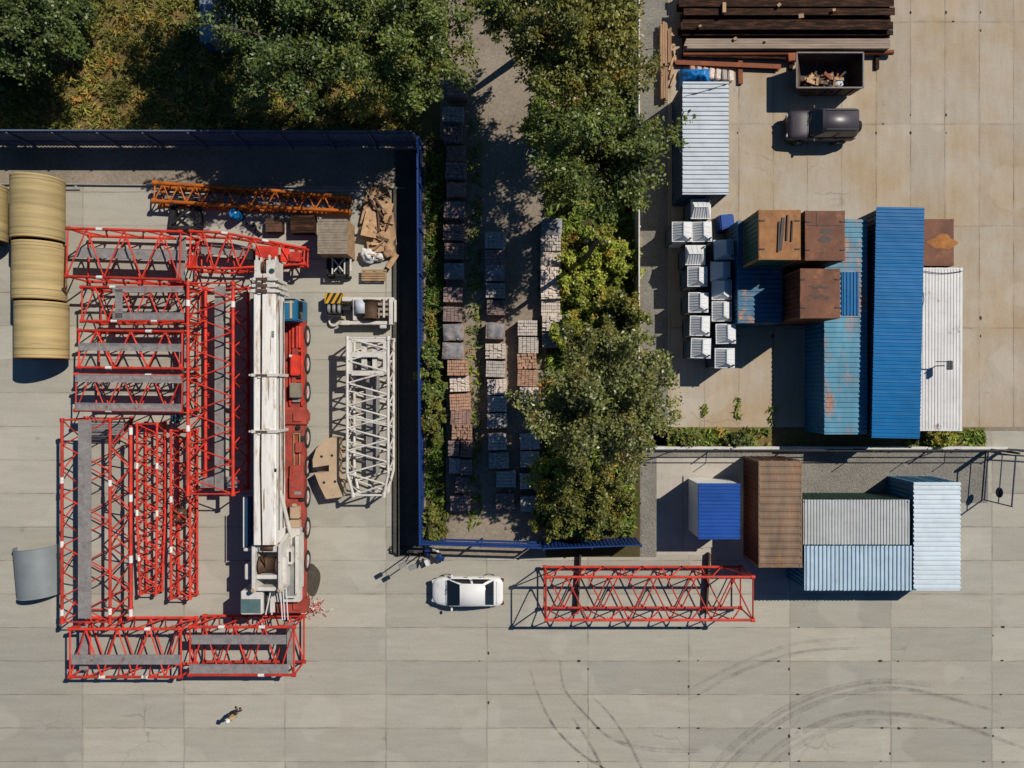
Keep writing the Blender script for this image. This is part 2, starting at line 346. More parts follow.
# lifting pockets in the slabs and tyre marks
pk = MB()
def pocket(px, py, horiz=True):
    c = at(px, py); r = random.uniform(.4, .95)
    pts = [(c.x+math.cos(a)*(.15 if horiz else .085)*r*random.uniform(.75, 1.2), c.y+math.sin(a)*(.085 if horiz else .15)*r*random.uniform(.75, 1.2)) for a in [i*PI/4 for i in range(8)]]
    pk.add([(x, y, .010) for x, y in pts], [tuple(range(8))])
for xj in (488.5, 588, 688.5, 789, 890, 993):
    for k in range(0, 6):
        yj = 627.5+33.5*k
        for dx in (-9, 9):
            if random.random() < (.6 if xj > 560 else .15): pocket(xj+dx+random.uniform(-1.5, 1.5), yj+random.uniform(-.5, .5))
        if random.random() < .4: pocket(xj, yj+random.choice((-8, 8)), False)
for xj in (704, 737.5, 772.5, 842, 876, 910.5, 946, 980.5):
    for yj in (21.5, 124, 327):
        for dy in (-9, 9):
            if random.random() < .6: pocket(xj, yj+dy, False)
        if random.random() < .4: pocket(xj+7, yj)
tag(pk.build('slab_pockets', M('pocket_dark', (.05, .042, .034, 1), .95, .2, world=True)), kind='structure')

def mark_mat():
    m, nt, b = new_mat('tyre_mark'); L = nt.links
    b.inputs['Base Color'].default_value = (.055, .055, .05, 1); b.inputs['Roughness'].default_value = .9
    tr = N(nt, 'ShaderNodeBsdfTransparent'); mx = N(nt, 'ShaderNodeMixShader')
    v = coords(nt, (1, 1, 1), True); a = ramp(nt, noise(nt, v, 1.6, 8, .75), .38, .7, (.01, .01, .01, 1), (.24, .24, .24, 1))
    L.new(a, mx.inputs[0]); L.new(tr.outputs[0], mx.inputs[1]); L.new(b.outputs[0], mx.inputs[2])
    L.new(mx.outputs[0], nt.nodes['Material Output'].inputs['Surface']); return m
tm = mark_mat(); tmk = MB()
def ribbon(pts, w, z):
    P = [at(*p) for p in pts]; Q = []
    for i in range(len(P)-1):           # Catmull-Rom
        p0 = P[max(i-1, 0)]; p1 = P[i]; p2 = P[i+1]; p3 = P[min(i+2, len(P)-1)]
        for t in [k/8 for k in range(8)]:
            Q.append(.5*((2*p1)+(p2-p0)*t+(2*p0-5*p1+4*p2-p3)*t*t+(3*p1-p0-3*p2+p3)*t**3))
    Q.append(P[-1]); V = []
    for i, q in enumerate(Q):
        d = (Q[min(i+1, len(Q)-1)]-Q[max(i-1, 0)]).normalized(); n = Vector((-d.y, d.x, 0))
        k = w*(.35+.65*min(1, min(i, len(Q)-1-i)/6))
        V += [(q.x+n.x*k/2, q.y+n.y*k/2, z), (q.x-n.x*k/2, q.y-n.y*k/2, z)]
    tmk.add(V, [(2*i, 2*i+1, 2*i+3, 2*i+2) for i in range(len(Q)-1)])
arcs = [[(700, 790), (722, 757), (752, 730), (790, 706), (830, 690), (880, 681), (935, 686)],
        [(706, 794), (730, 762), (760, 735), (798, 711), (838, 696), (884, 688), (930, 693), (1000, 712)],
        [(735, 790), (770, 752), (810, 727), (850, 714), (890, 713), (950, 722), (1030, 750)],
        [(745, 790), (782, 756), (822, 733), (860, 722), (900, 721)],
        [(531, 670), (541, 700), (556, 728), (580, 752), (604, 768), (640, 790)],
        [(561, 660), (566, 690), (588, 716), (612, 738), (650, 748), (702, 750)],
        [(594, 697), (612, 716), (628, 740), (642, 768), (650, 790)],
        [(574, 718), (590, 742), (604, 770), (612, 790)],
        [(690, 700), (740, 672), (800, 652), (860, 648)], [(690, 690), (730, 668), (790, 645), (850, 638)]]
q = 0
for i, a in enumerate(arcs):
    for k in range(3 if i < 8 else 2):
        o = (k-1)*2.1+random.uniform(-.4, .4); e = random.uniform(-3, 3)
        ribbon([(x+o*.6, y+o*.75+e*(j % 2)*.12) for j, (x, y) in enumerate(a[(0 if k < 2 else 1):])], random.uniform(.07, .15), .013+.004*q); q += 1
tag(tmk.build('tyre_marks', tm), kind='structure')
m = MB(); c = at(312, 580); m.add([(c.x+.5*math.cos(a)*(1+.08*math.sin(3*a)), c.y+.95*math.sin(a)*(1+.06*math.sin(4*a+1)), .006) for a in [i*PI/16 for i in range(32)]], [tuple(range(32))])
tag(m.build('oil_stain', M('oil_stain', (.075, .062, .047, 1), .7, .25, 2, world=True)), kind='structure')

def blob(mb, c, rx, ry, z, n=18):
    ph = random.uniform(0, 6); pts = [(c[0]+math.cos(a)*rx*(1+.2*math.sin(3*a+ph)), c[1]+math.sin(a)*ry*(1+.2*math.sin(4*a+ph)), z) for a in [2*PI*i/n for i in range(n)]]
    mb.add(pts, [tuple(range(n))])
# ------------------------------------------------------------------ lattice sections
def lattice(name, label, cat, c, L, w, h, rz=0, z0=.15, nb=7, mat=red, w2=None, h2=None, t0=.55, walks=(), cr=.075, br=.036, group=None, sleeves=(.3, .68), ends=(), face_n=None, tri=False):
    root = thing(name, label, cat, (c[0], c[1], 0), rz, group)
    w2 = w if w2 is None else w2; h2 = h if h2 is None else h2
    def k(x):
        t = (x+L/2)/L
        return 0 if t < t0 else (t-t0)/(1-t0)
    def pt(x, sy, sz):
        a = k(x); ww = w+(w2-w)*a; hh = h+(h2-h)*a
        if tri and sz > 0: sy = 0
        zc = z0+h/2
        return Vector((x, sy*ww/2, (zc+sz*hh/2) if not tri else z0+(hh if sz > 0 else 0)))
    xs = [-L/2+L*i/nb for i in range(nb+1)]
    taper = (w2 != w or h2 != h)
    kx = -L/2+L*t0
    for sy, sz in ((-1, -1), (1, -1), (-1, 1), (1, 1)):
        if tri and sy > 0 and sz > 0: continue
        m = MB(); seg = [-L/2] + ([kx] if taper else []) + [L/2]
        for a, b in zip(seg[:-1], seg[1:]): m.tube(pt(a, sy, sz), pt(b, sy, sz), cr, 8)
        for s in (sleeves if sz > 0 else ()):
            if random.random() < .25: continue
            x = -L/2+L*s+random.uniform(-.15, .15)
            m.tube(pt(x-.17, sy, sz), pt(x+.17, sy, sz), cr*1.25, 8, 1)
        for e in (-L/2, L/2):
            x = e-.12*(1 if e > 0 else -1); m.tube(pt(e, sy, sz)+Vector((.1 if e > 0 else -.1, 0, 0)), pt(x, sy, sz), cr*1.45, 8, 0)
        m.build('chord', [mat, white_sleeve], root)
    faces = (((-1, 1), (1, 1)), ((-1, -1), (1, -1)), ((-1, -1), (-1, 1)), ((1, -1), (1, 1)))
    if tri: faces = (((-1, -1), (1, -1)), ((-1, -1), (0, 1)), ((1, -1), (0, 1)))
    for fi, (A, B) in enumerate(faces):
        m = MB()
        for i in range(nb):
            P, Q = (A, B) if (i+fi) % 2 == 0 else (B, A)
            m.tube(pt(xs[i], *P), pt(xs[i+1], *Q), br, 6)
        for i in range(nb+1):
            q = pt(xs[i], *(A if (i+fi) % 2 == 0 else B)); o2 = pt(xs[i], *(B if (i+fi) % 2 == 0 else A)); dd = (o2-q).normalized()
            m.bar(q+dd*cr*.6, q+dd*(cr+.13), .2, .02, up=(1, 0, 0))
        for x in (xs[0], xs[-1]): m.tube(pt(x, *A), pt(x, *B), br*1.2, 6)
        m.build('bracing', mat, root)
    for off, ww, z, xa, xb in walks:      # open grating between two edge angles
        m = MB(); ya, yb = off-ww/2, off+ww/2
        for y in (ya, yb): m.box(((xa+xb)/2, y, z), (xb-xa, .03, .07))
        n = max(3, int(ww/.06))
        for i in range(n): m.box(((xa+xb)/2, ya+ww*(i+.5)/n, z), (xb-xa, .05, .03))
        q = int((xb-xa)/.12)
        for i in range(1, q): m.box((xa+(xb-xa)*i/q, (ya+yb)/2, z-.005), (.035, ww-.04, .022))
        m.build('walkway', grate, root)
    for e in ends:                          # cross platform near an end
        m = MB(); n = 9
        for i in range(n): m.box((e[0]+(i-(n-1)/2)*e[1]/n, 0, e[2]), (e[1]/n*.72, w-.25, .03))
        m.box((e[0], -w/2+.12, e[2]), (e[1], .04, .07)); m.box((e[0], w/2-.12, e[2]), (e[1], .04, .07))
        m.build('platform', grate, root)
    return root
def from_top(x0, y0, x1, y1, h):
    c = at((x0+x1)/2, (y0+y1)/2, h); return (c.x, c.y), (x1-x0)*sc(h), (y1-y0)*sc(h)
RG = 'red tower crane sections laid out in the yard'
def tower(label, x0, y0, x1, y1, vert=False, top=2.5, z0=.5, rz=0, walks=(), ends=(), **kw):
    c, lx, ly = from_top(x0, y0, x1, y1, top)
    L, w = (ly, lx) if vert else (lx, ly)
    W = [(o*w/2, ww, z0+zz*(top-z0), -L/2+a*L, -L/2+b*L) for o, ww, zz, a, b in walks]
    E = [(-L/2+e*L, ww, z0+zz*(top-z0)) for e, ww, zz in ends]
    return lattice(kw.pop('name', 'tower_section'), label, 'crane section', c, L, w, top-z0, (PI/2 if vert else 0)+rz, z0, walks=W, ends=E, group=RG, **kw)
# for horizontal ones local +y is up in the picture; for vertical ones local +x is up and +y is left
tower('red lattice tower section topmost beside the uppermost tan pipes, one grey walkway down its middle', 67, 230, 180, 278, rz=-.03, walks=((.12, .55, .6, 0, 1),), ends=((.93, .55, .5),), nb=6, br=0.045, cr=0.083)
jb = tower('red jib head section tapering to the right under the white boom tip', 190, 234, 302, 270, top=2.0, rz=-.05, w2=.9, h2=.7, t0=.3, walks=((.2, .5, .3, .02, .6),), nb=9, name='jib_section', br=0.045)
for nm, x, y, z, d in (('head_plate', 1.1, .1, 1.75, (1.3, .7, .12)), ('head_plate', -3.1, -.75, 1.9, (.5, .9, .1)), ('sheave_block', 2.75, -.1, 1.7, (.6, .55, .35)), ('hoist_motor', .1, -.1, 1.2, (.8, .5, .4)), ('head_plate', 2.1, .0, 1.6, (.5, .8, .1))):
    m = MB(); m.box((x, y, z), d); m.build(nm, red if nm != 'hoist_motor' else dark_m, jb, bevel=.03)
m = MB()
for i in range(9): m.tube((-3.2+i*.62, -.7+.06*i, 1.25), (-2.9+i*.62, .55-.05*i, 1.3), .04, 6)
m.build('inner_bracing', red, jb)
tower('short red section with a double grey platform, second from the top beside the pipes', 82, 287, 186, 321, top=2.3, walks=((.85, .3, 1.03, .3, 1), (-.72, .38, 1.03, .3, 1)), ends=((.36, .42, 1.03),), nb=8, br=0.040)
tower('red section with one central walkway, third from the top beside the lowest tan pipe', 79, 331, 182, 368, top=2.4, walks=((.12, .40, 1.03, 0, 1),), ends=((.94, .55, .5),), nb=6, br=0.045, rz=-.012)
tower('red section framed by two grey edge walkways, directly above the long upright sections', 76, 375, 182, 411, top=2.4, walks=((.8, .42, 1.04, 0, 1), (-.78, .4, 1.04, 0, 1)), ends=((.93, .6, .4),), nb=7, br=0.040, rz=-.012)
tower('long upright red section with central walkway just left of the white boom', 188, 283, 233, 494, vert=True, top=2.7, walks=((-.02, .58, .45, 0, 1),), ends=((.04, .65, .4),), nb=13, cr=0.098, br=0.040, sleeves=(.3, .62, .9))
lg = tower('long upright red section with wide grey walkway at the far left beside the grey shell', 62, 420, 110, 622, vert=True, top=2.65, walks=((.02, .68, 1.03, .02, 1),), ends=((.95, .8, .3),), nb=8, cr=0.083, br=0.038, sleeves=(.05, .38, .7))
fr = MB(); Lg = (622-420)*sc(2.65); yo = -(48*sc(2.65))/2     # side frame bolted to that section
ch_z = 2.62; yq = yo-1.15
fr.tube((-Lg/2+.3, yq, ch_z), (Lg/2-.3, yq, ch_z), .085, 8)
for t in (.02, .3, .62, .97): fr.tube((-Lg/2+.3+(Lg-.6)*t-.2, yq, ch_z), (-Lg/2+.3+(Lg-.6)*t+.2, yq, ch_z), .11, 8, 1)
for i in range(9):
    a = -Lg/2+.4+(Lg-.8)*i/9; b = -Lg/2+.4+(Lg-.8)*(i+1)/9
    fr.tube((a, yq if i % 2 else yo, ch_z), (b, yo if i % 2 else yq, ch_z), .045, 6)
fr.build('side_frame', [red, white_sleeve], lg)
tower('narrow red jib piece tapering at its lower end, third upright from the left', 137, 424, 157, 594, vert=True, top=1.25, z0=.3, w2=.9, h2=.7, t0=.55, nb=18, cr=0.069, br=0.036, sleeves=(.25, .52, .8), name='jib_section', rz=PI)
tower('narrow red jib piece with dark rope tangle, between tapered jib and upright walkway section', 171, 431, 190, 598, vert=True, top=1.2, z0=.3, nb=13, cr=0.074, br=0.040, sleeves=(.3, .6), name='jib_section')
tower('red section with one walkway at the lower left corner of the red stock', 70, 629, 181, 677, top=2.35, walks=((-.25, .5, 1.04, .02, 1),), ends=((.05, .5, .6),), nb=7, br=0.045, cr=0.083)
tower('red section with two grey walkways below the white crane cab', 190, 627, 294, 675, top=2.35, walks=((.5, .48, 1.04, .02, .93), (-.72, .48, 1.04, 0, .95)), ends=((.9, .6, .4),), nb=7, br=0.045, cr=0.083)
tower('lone bare red truss on dark sleepers right of the white car', 546, 577, 753, 620, top=2.6, nb=10, cr=0.081, br=0.039, sleeves=(.13, .45, .77), name='truss_section')
lattice('lattice_jib', 'slim rusty orange lattice jib lying along the top fence', 'crane jib', tuple(at(251, 198, .9)[:2]), 11.3, 1.05, .85, -.06, .1, 24, orange_rust, .8, .6, .5, cr=.115, br=.045, sleeves=(), walks=((0, .35, .25, -5.4, 5.4),))
# white lattice section with plated end
wc, wlx, wly = from_top(347, 338, 388, 496, 2.0)
wl = lattice('lattice_section', 'white lattice crane section with plated upper end and tapered foot', 'crane section', wc, wly, wlx, 1.75, -PI/2, .2, 14, white_p, 1.75, 1.3, .86, cr=.085, br=.055, sleeves=(), walks=((.0, .75, .5, -2.4, 3.4),))
m = MB()
for y in (-wlx/2+.12, wlx/2-.12): m.box((-wly/2+1.0, y, 1.9), (2.1, .34, .12))
for x in (-wly/2+.1, -wly/2+.95, -wly/2+2.0): m.box((x, 0, 1.93), (.28, wlx-.5, .1))
m.box((-wly/2+1.0, -.25, 1.6), (1.6, .3, .3)); m.box((-wly/2+1.0, .35, 1.6), (1.6, .25, .3))
m.build('end_plate', white_p, wl)
m = MB(); m.box((-wly/2+1.4, .05, 1.3), (.9, .45, .5)); m.build('winch_box', dark_m, wl, bevel=.03)
m = MB()
for x in (-wly/2+3.0, -wly/2+4.4, 0, 1.4):
    m.bar((x, -wlx/2, 1.95), (x+.5, wlx/2, 1.95), .07, .07)
m.build('cross_strut', white_p, wl)
# sleepers under the lone truss and stock
SL = 'dark timber sleepers under the lone truss'
for i, px in enumerate((580, 708)):
    m = MB(); a = at(px, 552); b = at(px-3, 612); m.bar((a.x, a.y, .2), (b.x, b.y, .2), .10, .39)
    tag(m.build('sleeper', wood_t if 0 else brown_m), ('dark timber sleeper under the left part of the lone truss', 'dark timber sleeper under the right part of the lone truss')[i], 'sleeper', SL)
def coil(mb, c, n, r, rad, z=.03):
    c = Vector(c); p = []
    for i in range(n):
        a = i*.7; rr = r*random.uniform(.35, 1)
        p.append(c+Vector((math.cos(a)*rr, math.sin(a)*rr*.8, z+random.uniform(0, .12))))
    mb.path(p, rad, 5)
m = MB(); coil(m, at(188, 512), 70, .55, .032, .8)
tag(m.build('rope_coil', brown_m), 'tangle of brown wire rope on the narrow red jib piece', 'rope')
m = MB(); coil(m, at(181, 418), 26, .35, .05, .5)
tag(m.build('rope_coil', M('teal_rope', (.01, .09, .12, 1), .6, .3)), 'small teal rope coil between the red sections', 'rope')

# ------------------------------------------------------------------ fibreglass pipes and the grey shell
PGr = 'tan fibreglass pipes stacked end to end at the left edge'
band_m = M('band_dark', (.17, .13, .06, 1), .7, .2, 2)
def pipe(px, y0, y1, label):
    c = at(px, 0).x; a = (384-y1)*G; b = (384-y0)*G; R = 1.35; L = b-a
    root = thing('fibreglass_pipe', label, 'pipe', (c, (a+b)/2, 0), 0, PGr)
    m = MB(); h = L/2
    prof = [(R, -h), (R, -h*.3), (R, h*.4), (R, h)]
    m.lathe((0, 0, R), prof, 'y', 56); m.build('shell', ochre, root)
    for t, ww in ((-h+.3, .03), (h-.56, .03), (h-.2, .02), (-h+.12, .018)):
        m = MB(); m.lathe((0, 0, R), [(R+.005, t-ww/2), (R+.005, t+ww/2)], 'y', 56); m.build('band', band_m, root)
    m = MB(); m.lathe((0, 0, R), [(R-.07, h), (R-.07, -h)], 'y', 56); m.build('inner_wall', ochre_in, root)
    for s in (-1, 1):
        m = MB(); m.lathe((0, 0, R), [(R+.004, s*(h-.05)), (R+.004, s*(h+.004)), (R-.074, s*(h+.004))] if s < 0 else [(R-.074, h+.004), (R+.004, h+.004), (R+.004, h-.05)], 'y', 56)
        m.build('end_rim', rimrust if s > 0 else ochre, root)
pipe(53.6, 186, 245.8, 'uppermost tan pipe standing right of the one cut by the frame')
pipe(55.2, 248.8, 303.7, 'middle tan pipe in the column of three')
pipe(57.5, 305.8, 359.7, 'lowest tan pipe in the column, casting a round shadow below')
pipe(-2.6, 192, 246, 'tan pipe cut off by the left edge of the picture')
c = at(41, 569)
root = thing('curved_shell', 'blue-grey curved metal shell lying on the concrete at the left', 'metal shell', (c.x, c.y, 0), math.radians(5))
m = MB(); V = []; F = []; n = 28
for j, y in enumerate((-1.45, -1.2, 1.2, 1.45)):
    for i in range(n+1):
        a = PI*i/n; V.append((-1.28*math.cos(a), y, 1.28*math.sin(a)+.01))
for j in range(3):
    for i in range(n): F.append((j*(n+1)+i, (j+1)*(n+1)+i, (j+1)*(n+1)+i+1, j*(n+1)+i+1))
m.add(V, F, 0, True); m.build('shell', shellgrey, root)
for y in (-1.46, 1.42):
    m = MB(); P = [Vector((-1.28*math.cos(PI*i/n), y, 1.28*math.sin(PI*i/n)+.02)) for i in range(n+1)]
    m.path(P, .03, 6)
    m.build('edge_bead', M('shell_edge', (.24, .26, .25, 1), .5, .1), root)

# ------------------------------------------------------------------ counterweight slab, winch, hook block, crate ...
poly = [(324, 440), (331, 437.5), (339, 437.5), (338.5, 476), (343.5, 481), (342.5, 497), (326, 499), (319, 485), (314.5, 473), (329, 471.5), (329, 465), (313, 467.5), (312.5, 460), (316, 449)]
P = [at(x, y, .95) for x, y in poly]; cc = sum(P, Vector())/len(P)
root = thing('counterweight', 'tan notched counterweight slab between crane and white lattice', 'counterweight', (cc.x, cc.y, 0))
m = MB(); m.prism([(p.x-cc.x, p.y-cc.y) for p in reversed(P)], .12, .95); m.build('slab', tan, root)
for x, y in ((321.5, 456.5), (332, 455.5), (324, 482.5), (335, 481.5)):
    m = MB(); q = at(x, y, .95); m.tube((q.x-cc.x, q.y-cc.y, .9), (q.x-cc.x, q.y-cc.y, .965), .08, 10); m.build('lifting_eye', dark_m, root)
m = MB()
for y in (-.9, .9): m.box((.2, y, .06), (1.4, .2, .12))
m.build('bearer', wood_t, root)
def crate_box(name, label, cat, x0, y0, x1, y1, h, side, top_m):
    c, lx, ly = from_top(x0, y0, x1, y1, h)
    root = thing(name, label, cat, (c[0], c[1], 0))
    m = MB(); n = max(4, int(h/.2))
    for i in range(n):
        z = h*(i+.5)/n
        for s in (-1, 1):
            m.box((0, s*(ly/2-.02), z), (lx, .03, h/n*.93)); m.box((s*(lx/2-.02), 0, z), (.03, ly-.08, h/n*.93))
    m.box((0, 0, h/2), (lx-.12, ly-.12, h-.05)); m.build('wall', side, root)
    m = MB(); n = int(ly/.15)
    for i in range(n): m.box((random.uniform(-.01, .01), -ly/2+ly*(i+.5)/n, h+.015+random.uniform(-.006, .006)), (lx+.04, ly/n*.92, .03))
    m.build('lid', top_m, root)
crate_box('plank_shed', 'small plank shed with flat board roof below the orange jib', 'shed', 318, 219, 347, 254, 2.0, wood, M('grey_brown_boards', (.27, .22, .165, 1), .8, .3, 3, dirt=.4))
# hook block with hazard stripes
c = at(337, 305)
root = thing('hook_block', 'yellow and black striped crane hook block on the ground', 'hook block', (c.x, c.y, 0))
m = MB(); w = 1.05
for i in range(9):
    x0 = -w/2-.35+i*.18
    pts = [(x0, 0), (x0+.18, 0), (x0+.53, .62), (x0+.35, .62)]
    pts = [(min(max(x, -w/2), w/2), y) for x, y in pts]
    if max(p[0] for p in pts)-min(p[0] for p in pts) > .02: m.prism(pts, .78, .8+.002*(i % 2), mi=i % 2)
m.build('striped_cover', [yellow, black_p], root)
m = MB(); m.prism([(-.5, -.0), (.5, 0), (.5, .6), (-.5, .6)], .1, .775); m.build('cheek_plate', yellow, root)
m = MB(); m.prism([(-.42, -.75), (.3, -.8), (.5, -.03), (-.5, -.03)], .1, .6); m.box((.05, -.55, .66), (.5, .12, .08)); m.build('body', dark_m, root)
for x in (-.3, 0, .3):
    m = MB(); m.lathe((x, -.3, .55), [(.02, -.06), (.32, -.06), (.27, 0), (.32, .06), (.02, .06)], 'x', 18); m.build('sheave', grey_m, root)
m = MB(); P = [Vector((-.15+.26*math.cos(a), -1.0+.26*math.sin(a), .2)) for a in [PI*.6+i*.28 for i in range(16)]]; m.path([Vector((-.1, -.7, .25))]+P, .06, 8); m.build('hook', white_p, root)
m = MB(); P = [Vector((.35+.2*math.cos(a), -1.0+.2*math.sin(a), .15)) for a in [PI*.4-i*.28 for i in range(14)]]; m.path([Vector((.3, -.7, .25))]+P, .05, 8); m.build('shackle', tan, root)
# winch unit
c = at(372, 311)
root = thing('winch_frame', 'rusty white winch frame with brown drum beside the low wall', 'winch', (c.x, c.y, 0))
m = MB()
for y, x0, x1 in ((.62, -1.55, 1.45), (-.78, -1.6, 1.3)): m.box(((x0+x1)/2, y, .55), (x1-x0, .2, .5)); m.box((x0+.2, y, .82), (.5, .26, .06))
m.box((1.3, -.1, .7), (.22, 1.6, .6)); m.box((-.85, 0, .62), (.2, 1.3, .5)); m.box((.9, .1, 1.0), (.12, 1.2, .12)); m.box((1.55, -.1, .9), (.14, 1.3, .14))
m.build('frame', white_p, root, bevel=.02)
m = MB(); m.lathe((.1, .0, .75), [(.05, -.55), (.55, -.55), (.55, -.5), (.42, -.48), (.42, .48), (.55, .5), (.55, .55), (.05, .55)], 'y', 26); m.build('drum', brown_m, root)
m = MB(); m.lathe((-.5, .15, .8), [(.05, -.4), (.36, -.4), (.36, .4), (.05, .4)], 'y', 20); m.build('motor', white_roof, root)
m = MB()
for i in range(3): m.box((.85, -.3+i*.3, .95), (.6, .16, .1))
m.build('cover_plate', wood_g, root)
m = MB(); m.box((-1.35, .1, .45), (.5, .22, .22)); m.tube((-1.7, .1, .45), (-1.1, .1, .45), .09, 8); m.build('shaft', dark_m, root)
m = MB(); m.box((.8, -.95, .6), (.4, .28, .3)); m.build('junction_box', white_p, root, bevel=.03)
# black trolley
c = at(341, 268)
root = thing('trolley_frame', 'black wheeled trolley frame with white cross bracing below the plank shed', 'trolley', (c.x, c.y, 0))
m = MB()
for y in (-.55, .55): m.box((0, y, .7), (1.3, .1, .14))
for x in (-.62, -.2, .55): m.box((x, 0, .7), (.1, 1.2, .14))
m.box((0, 0, .45), (1.2, 1.0, .2)); m.build('frame', dark_m, root)
m = MB(); m.bar((-.2, -.35, .83), (.35, .35, .83), .07, .05); m.bar((-.2, .35, .88), (.35, -.35, .88), .07, .05); m.bar((-.3, -.5, .83), (-.3, .5, .83), .07, .05); m.bar((.42, -.5, .83), (.42, .5, .83), .07, .05); m.bar((.75, -.3, .7), (.75, .4, .7), .09, .09); m.build('brace', white_p, root)
for x in (-.5, .5):
    for y in (-.6, .6):
        m = MB(); m.lathe((x, y, .2), [(.02, -.06), (.2, -.06), (.2, .06), (.02, .06)], 'y', 14); m.build('wheel', tyre_m, root)
# debris by the wall
DG = 'scrap plywood sheets in the corner heap'
labs = ['long tan plywood sheet at the top of the corner heap', 'tilted plywood sheet in the middle of the corner heap', 'small plywood offcut at the lower edge of the corner heap', 'narrow plywood strip at the right side of the corner heap', 'plywood sheet under the dark poles of the heap']
for i, (px, py, w, h, a, z) in enumerate(((379, 198, 1.5, 1.5, .1, .1), (378, 215, 1.7, 1.6, -.25, .25), (380, 242, 1.5, 1.3, .15, .2), (390, 230, .7, 1.9, .1, .15), (373, 226, .9, 1.6, -.2, .45))):
    m = MB(); c = at(px, py)
    R = Matrix.Rotation(a, 3, 'Z')@Matrix.Rotation(random.uniform(-.12, .12), 3, 'X')@Matrix.Rotation(random.uniform(-.1, .1), 3, 'Y')
    m.box((c.x, c.y, z+.12), (w, h, .03), R=R); tag(m.build('plywood_sheet', wood), labs[i], 'plywood', DG)
LGp = 'dark poles lying across the corner heap'
for i, (a, b) in enumerate((((369, 199), (384, 219)), ((374, 198), (386, 214)), ((378, 212), (379, 232)))):
    m = MB(); m.tube(at(*a, .55), at(*b, .62), .09, 8, r2=.07)
    tag(m.build('pole', brown_m), ('longest dark pole crossing the corner plywood heap', 'shorter dark pole on the right of the longest heap pole', 'upright lying dark pole below the other heap poles')[i], 'pole', LGp)
wd = thing('wood_debris', 'loose splinters and board scraps strewn over the corner plywood heap', 'wood debris', at(381, 224))
for i in range(46):
    m = MB(); x, y = random.gauss(0, .42), random.gauss(0, 1.1)
    m.box((x, y, .35+random.uniform(0, .35)), (random.uniform(.15, .9), random.uniform(.04, .16), .03), R=Matrix.Rotation(random.uniform(0, 3.1), 3, 'Z')@Matrix.Rotation(random.uniform(-.35, .35), 3, 'Y'))
    m.build('wood_piece', [wood, wood_t, brown_m, tan, debris_m][i % 5], wd)
def lump(name, label, cat, c, d, mat, seed=0, group=None, parent=None):
    bm = bmesh.new(); bmesh.ops.create_icosphere(bm, subdivisions=4, radius=.5); r = random.Random(seed)
    ph = [r.uniform(0, 6) for _ in range(6)]
    for v in bm.verts:
        p = v.co; k = 1+.18*math.sin(5*p.x+ph[0])*math.sin(5*p.y+ph[1])+.12*math.sin(9*p.z+ph[2]+4*p.x)
        k *= 1+.22*mnoise.noise(p*4.5+Vector((seed*3.1, 0, 0)))+.13*mnoise.noise(p*11); v.co = Vector((p.x*d[0]*k, p.y*d[1]*k, max(p.z, -.42)*d[2]*k))
    me = bpy.data.meshes.new(name); bm.to_mesh(me); bm.free(); me.materials.append(mat)
    for q in me.polygons: q.use_smooth = True
    o = bpy.data.objects.new(name, me); C.objects.link(o); o.location = (c[0], c[1], c[2]+.42*d[2])
    if parent is not None: o.parent = parent; return o
    return tag(o, label, cat, group)
lump('sack', 'big white sack on the lower end of the corner heap', 'sack', at(369.5, 256), (.85, .8, .7), plast_w, 3)
lump('sack', 'smaller torn white sack right of the big one', 'sack', at(380, 258), (.6, .5, .5), white_p, 4)
lump('rag_bundle', 'brown rag bundle on the corner heap', 'rags', at(389, 252), (.8, .9, .5), debris_m, 5)
m = MB(); c = at(374, 274, .3)
for i in range(5): m.box((c.x, c.y-.35+i*.14, .3), (1.5, .11, .04))
for x in (-.6, 0, .6): m.box((c.x+x, c.y-.07, .2), (.1, .66, .14))
tag(m.build('wooden_pallet', wood), 'pale wooden pallet between the white sacks and the winch', 'pallet')
m = MB(); a, b = at(388, 268, .3), at(397, 254, .3); m.bar(a, b, .3, .06); tag(m.build('plank', wood), 'pale plank leaning at the right end of the heap', 'plank')
# dark gear under the orange jib
c = at(190, 216); root = thing('trapezoid_stand', 'black trapezoid steel frame above the red jib head', 'steel frame', (c.x, c.y, 0))
m = MB(); m.bar((-.7, .8, .35), (-.9, -.8, .35), .28, .35); m.bar((.6, .8, .35), (.8, -.8, .35), .28, .35); m.bar((-.75, .8, .35), (.65, .8, .35), .3, .35); m.bar((-.9, -.8, .35), (.8, -.8, .35), .2, .3); m.build('frame', dark_m, root)
m = MB(); m.bar((-.7, .5, .6), (.7, -.6, .6), .12, .1); m.bar((.5, .5, .65), (-.7, -.6, .65), .12, .1); m.build('brace', dark_m, root)
c = at(240, 217); root = thing('barrel', 'blue barrel with pale bung below the orange jib', 'barrel', (c.x, c.y, 0))
m = MB(); m.lathe((0, 0, 0), [(.02, 0), (.28, 0), (.29, .3), (.3, .32), (.29, .34), (.29, .6), (.3, .62), (.29, .64), (.28, .9), (.26, .88), (.02, .88)], 'z', 24); m.build('drum', blue_roof, root)
m = MB(); m.tube((.08, .05, .87), (.08, .05, .93), .06, 10); m.build('bung', plast_w, root)
m = MB(); c = at(254, 229); m.bar((c.x-.4, c.y+.3, .12), (c.x+.5, c.y-.35, .12), .16, .2); m.bar((c.x, c.y+.35, .1), (c.x+.25, c.y-.3, .1), .14, .16)
tag(m.build('scrap_bars', dark_m), 'two crossed black scrap bars right of the blue barrel', 'scrap')
crate_box('tool_box', 'low dark brown box in shade right of the scrap bars', 'box', 266, 218, 282, 232, .5, steel_b, brown_m)
crate_box('tool_box', 'dark reddish box in shade left of the plank shed', 'box', 291, 215, 314, 233, .6, steel_b, steel_b)

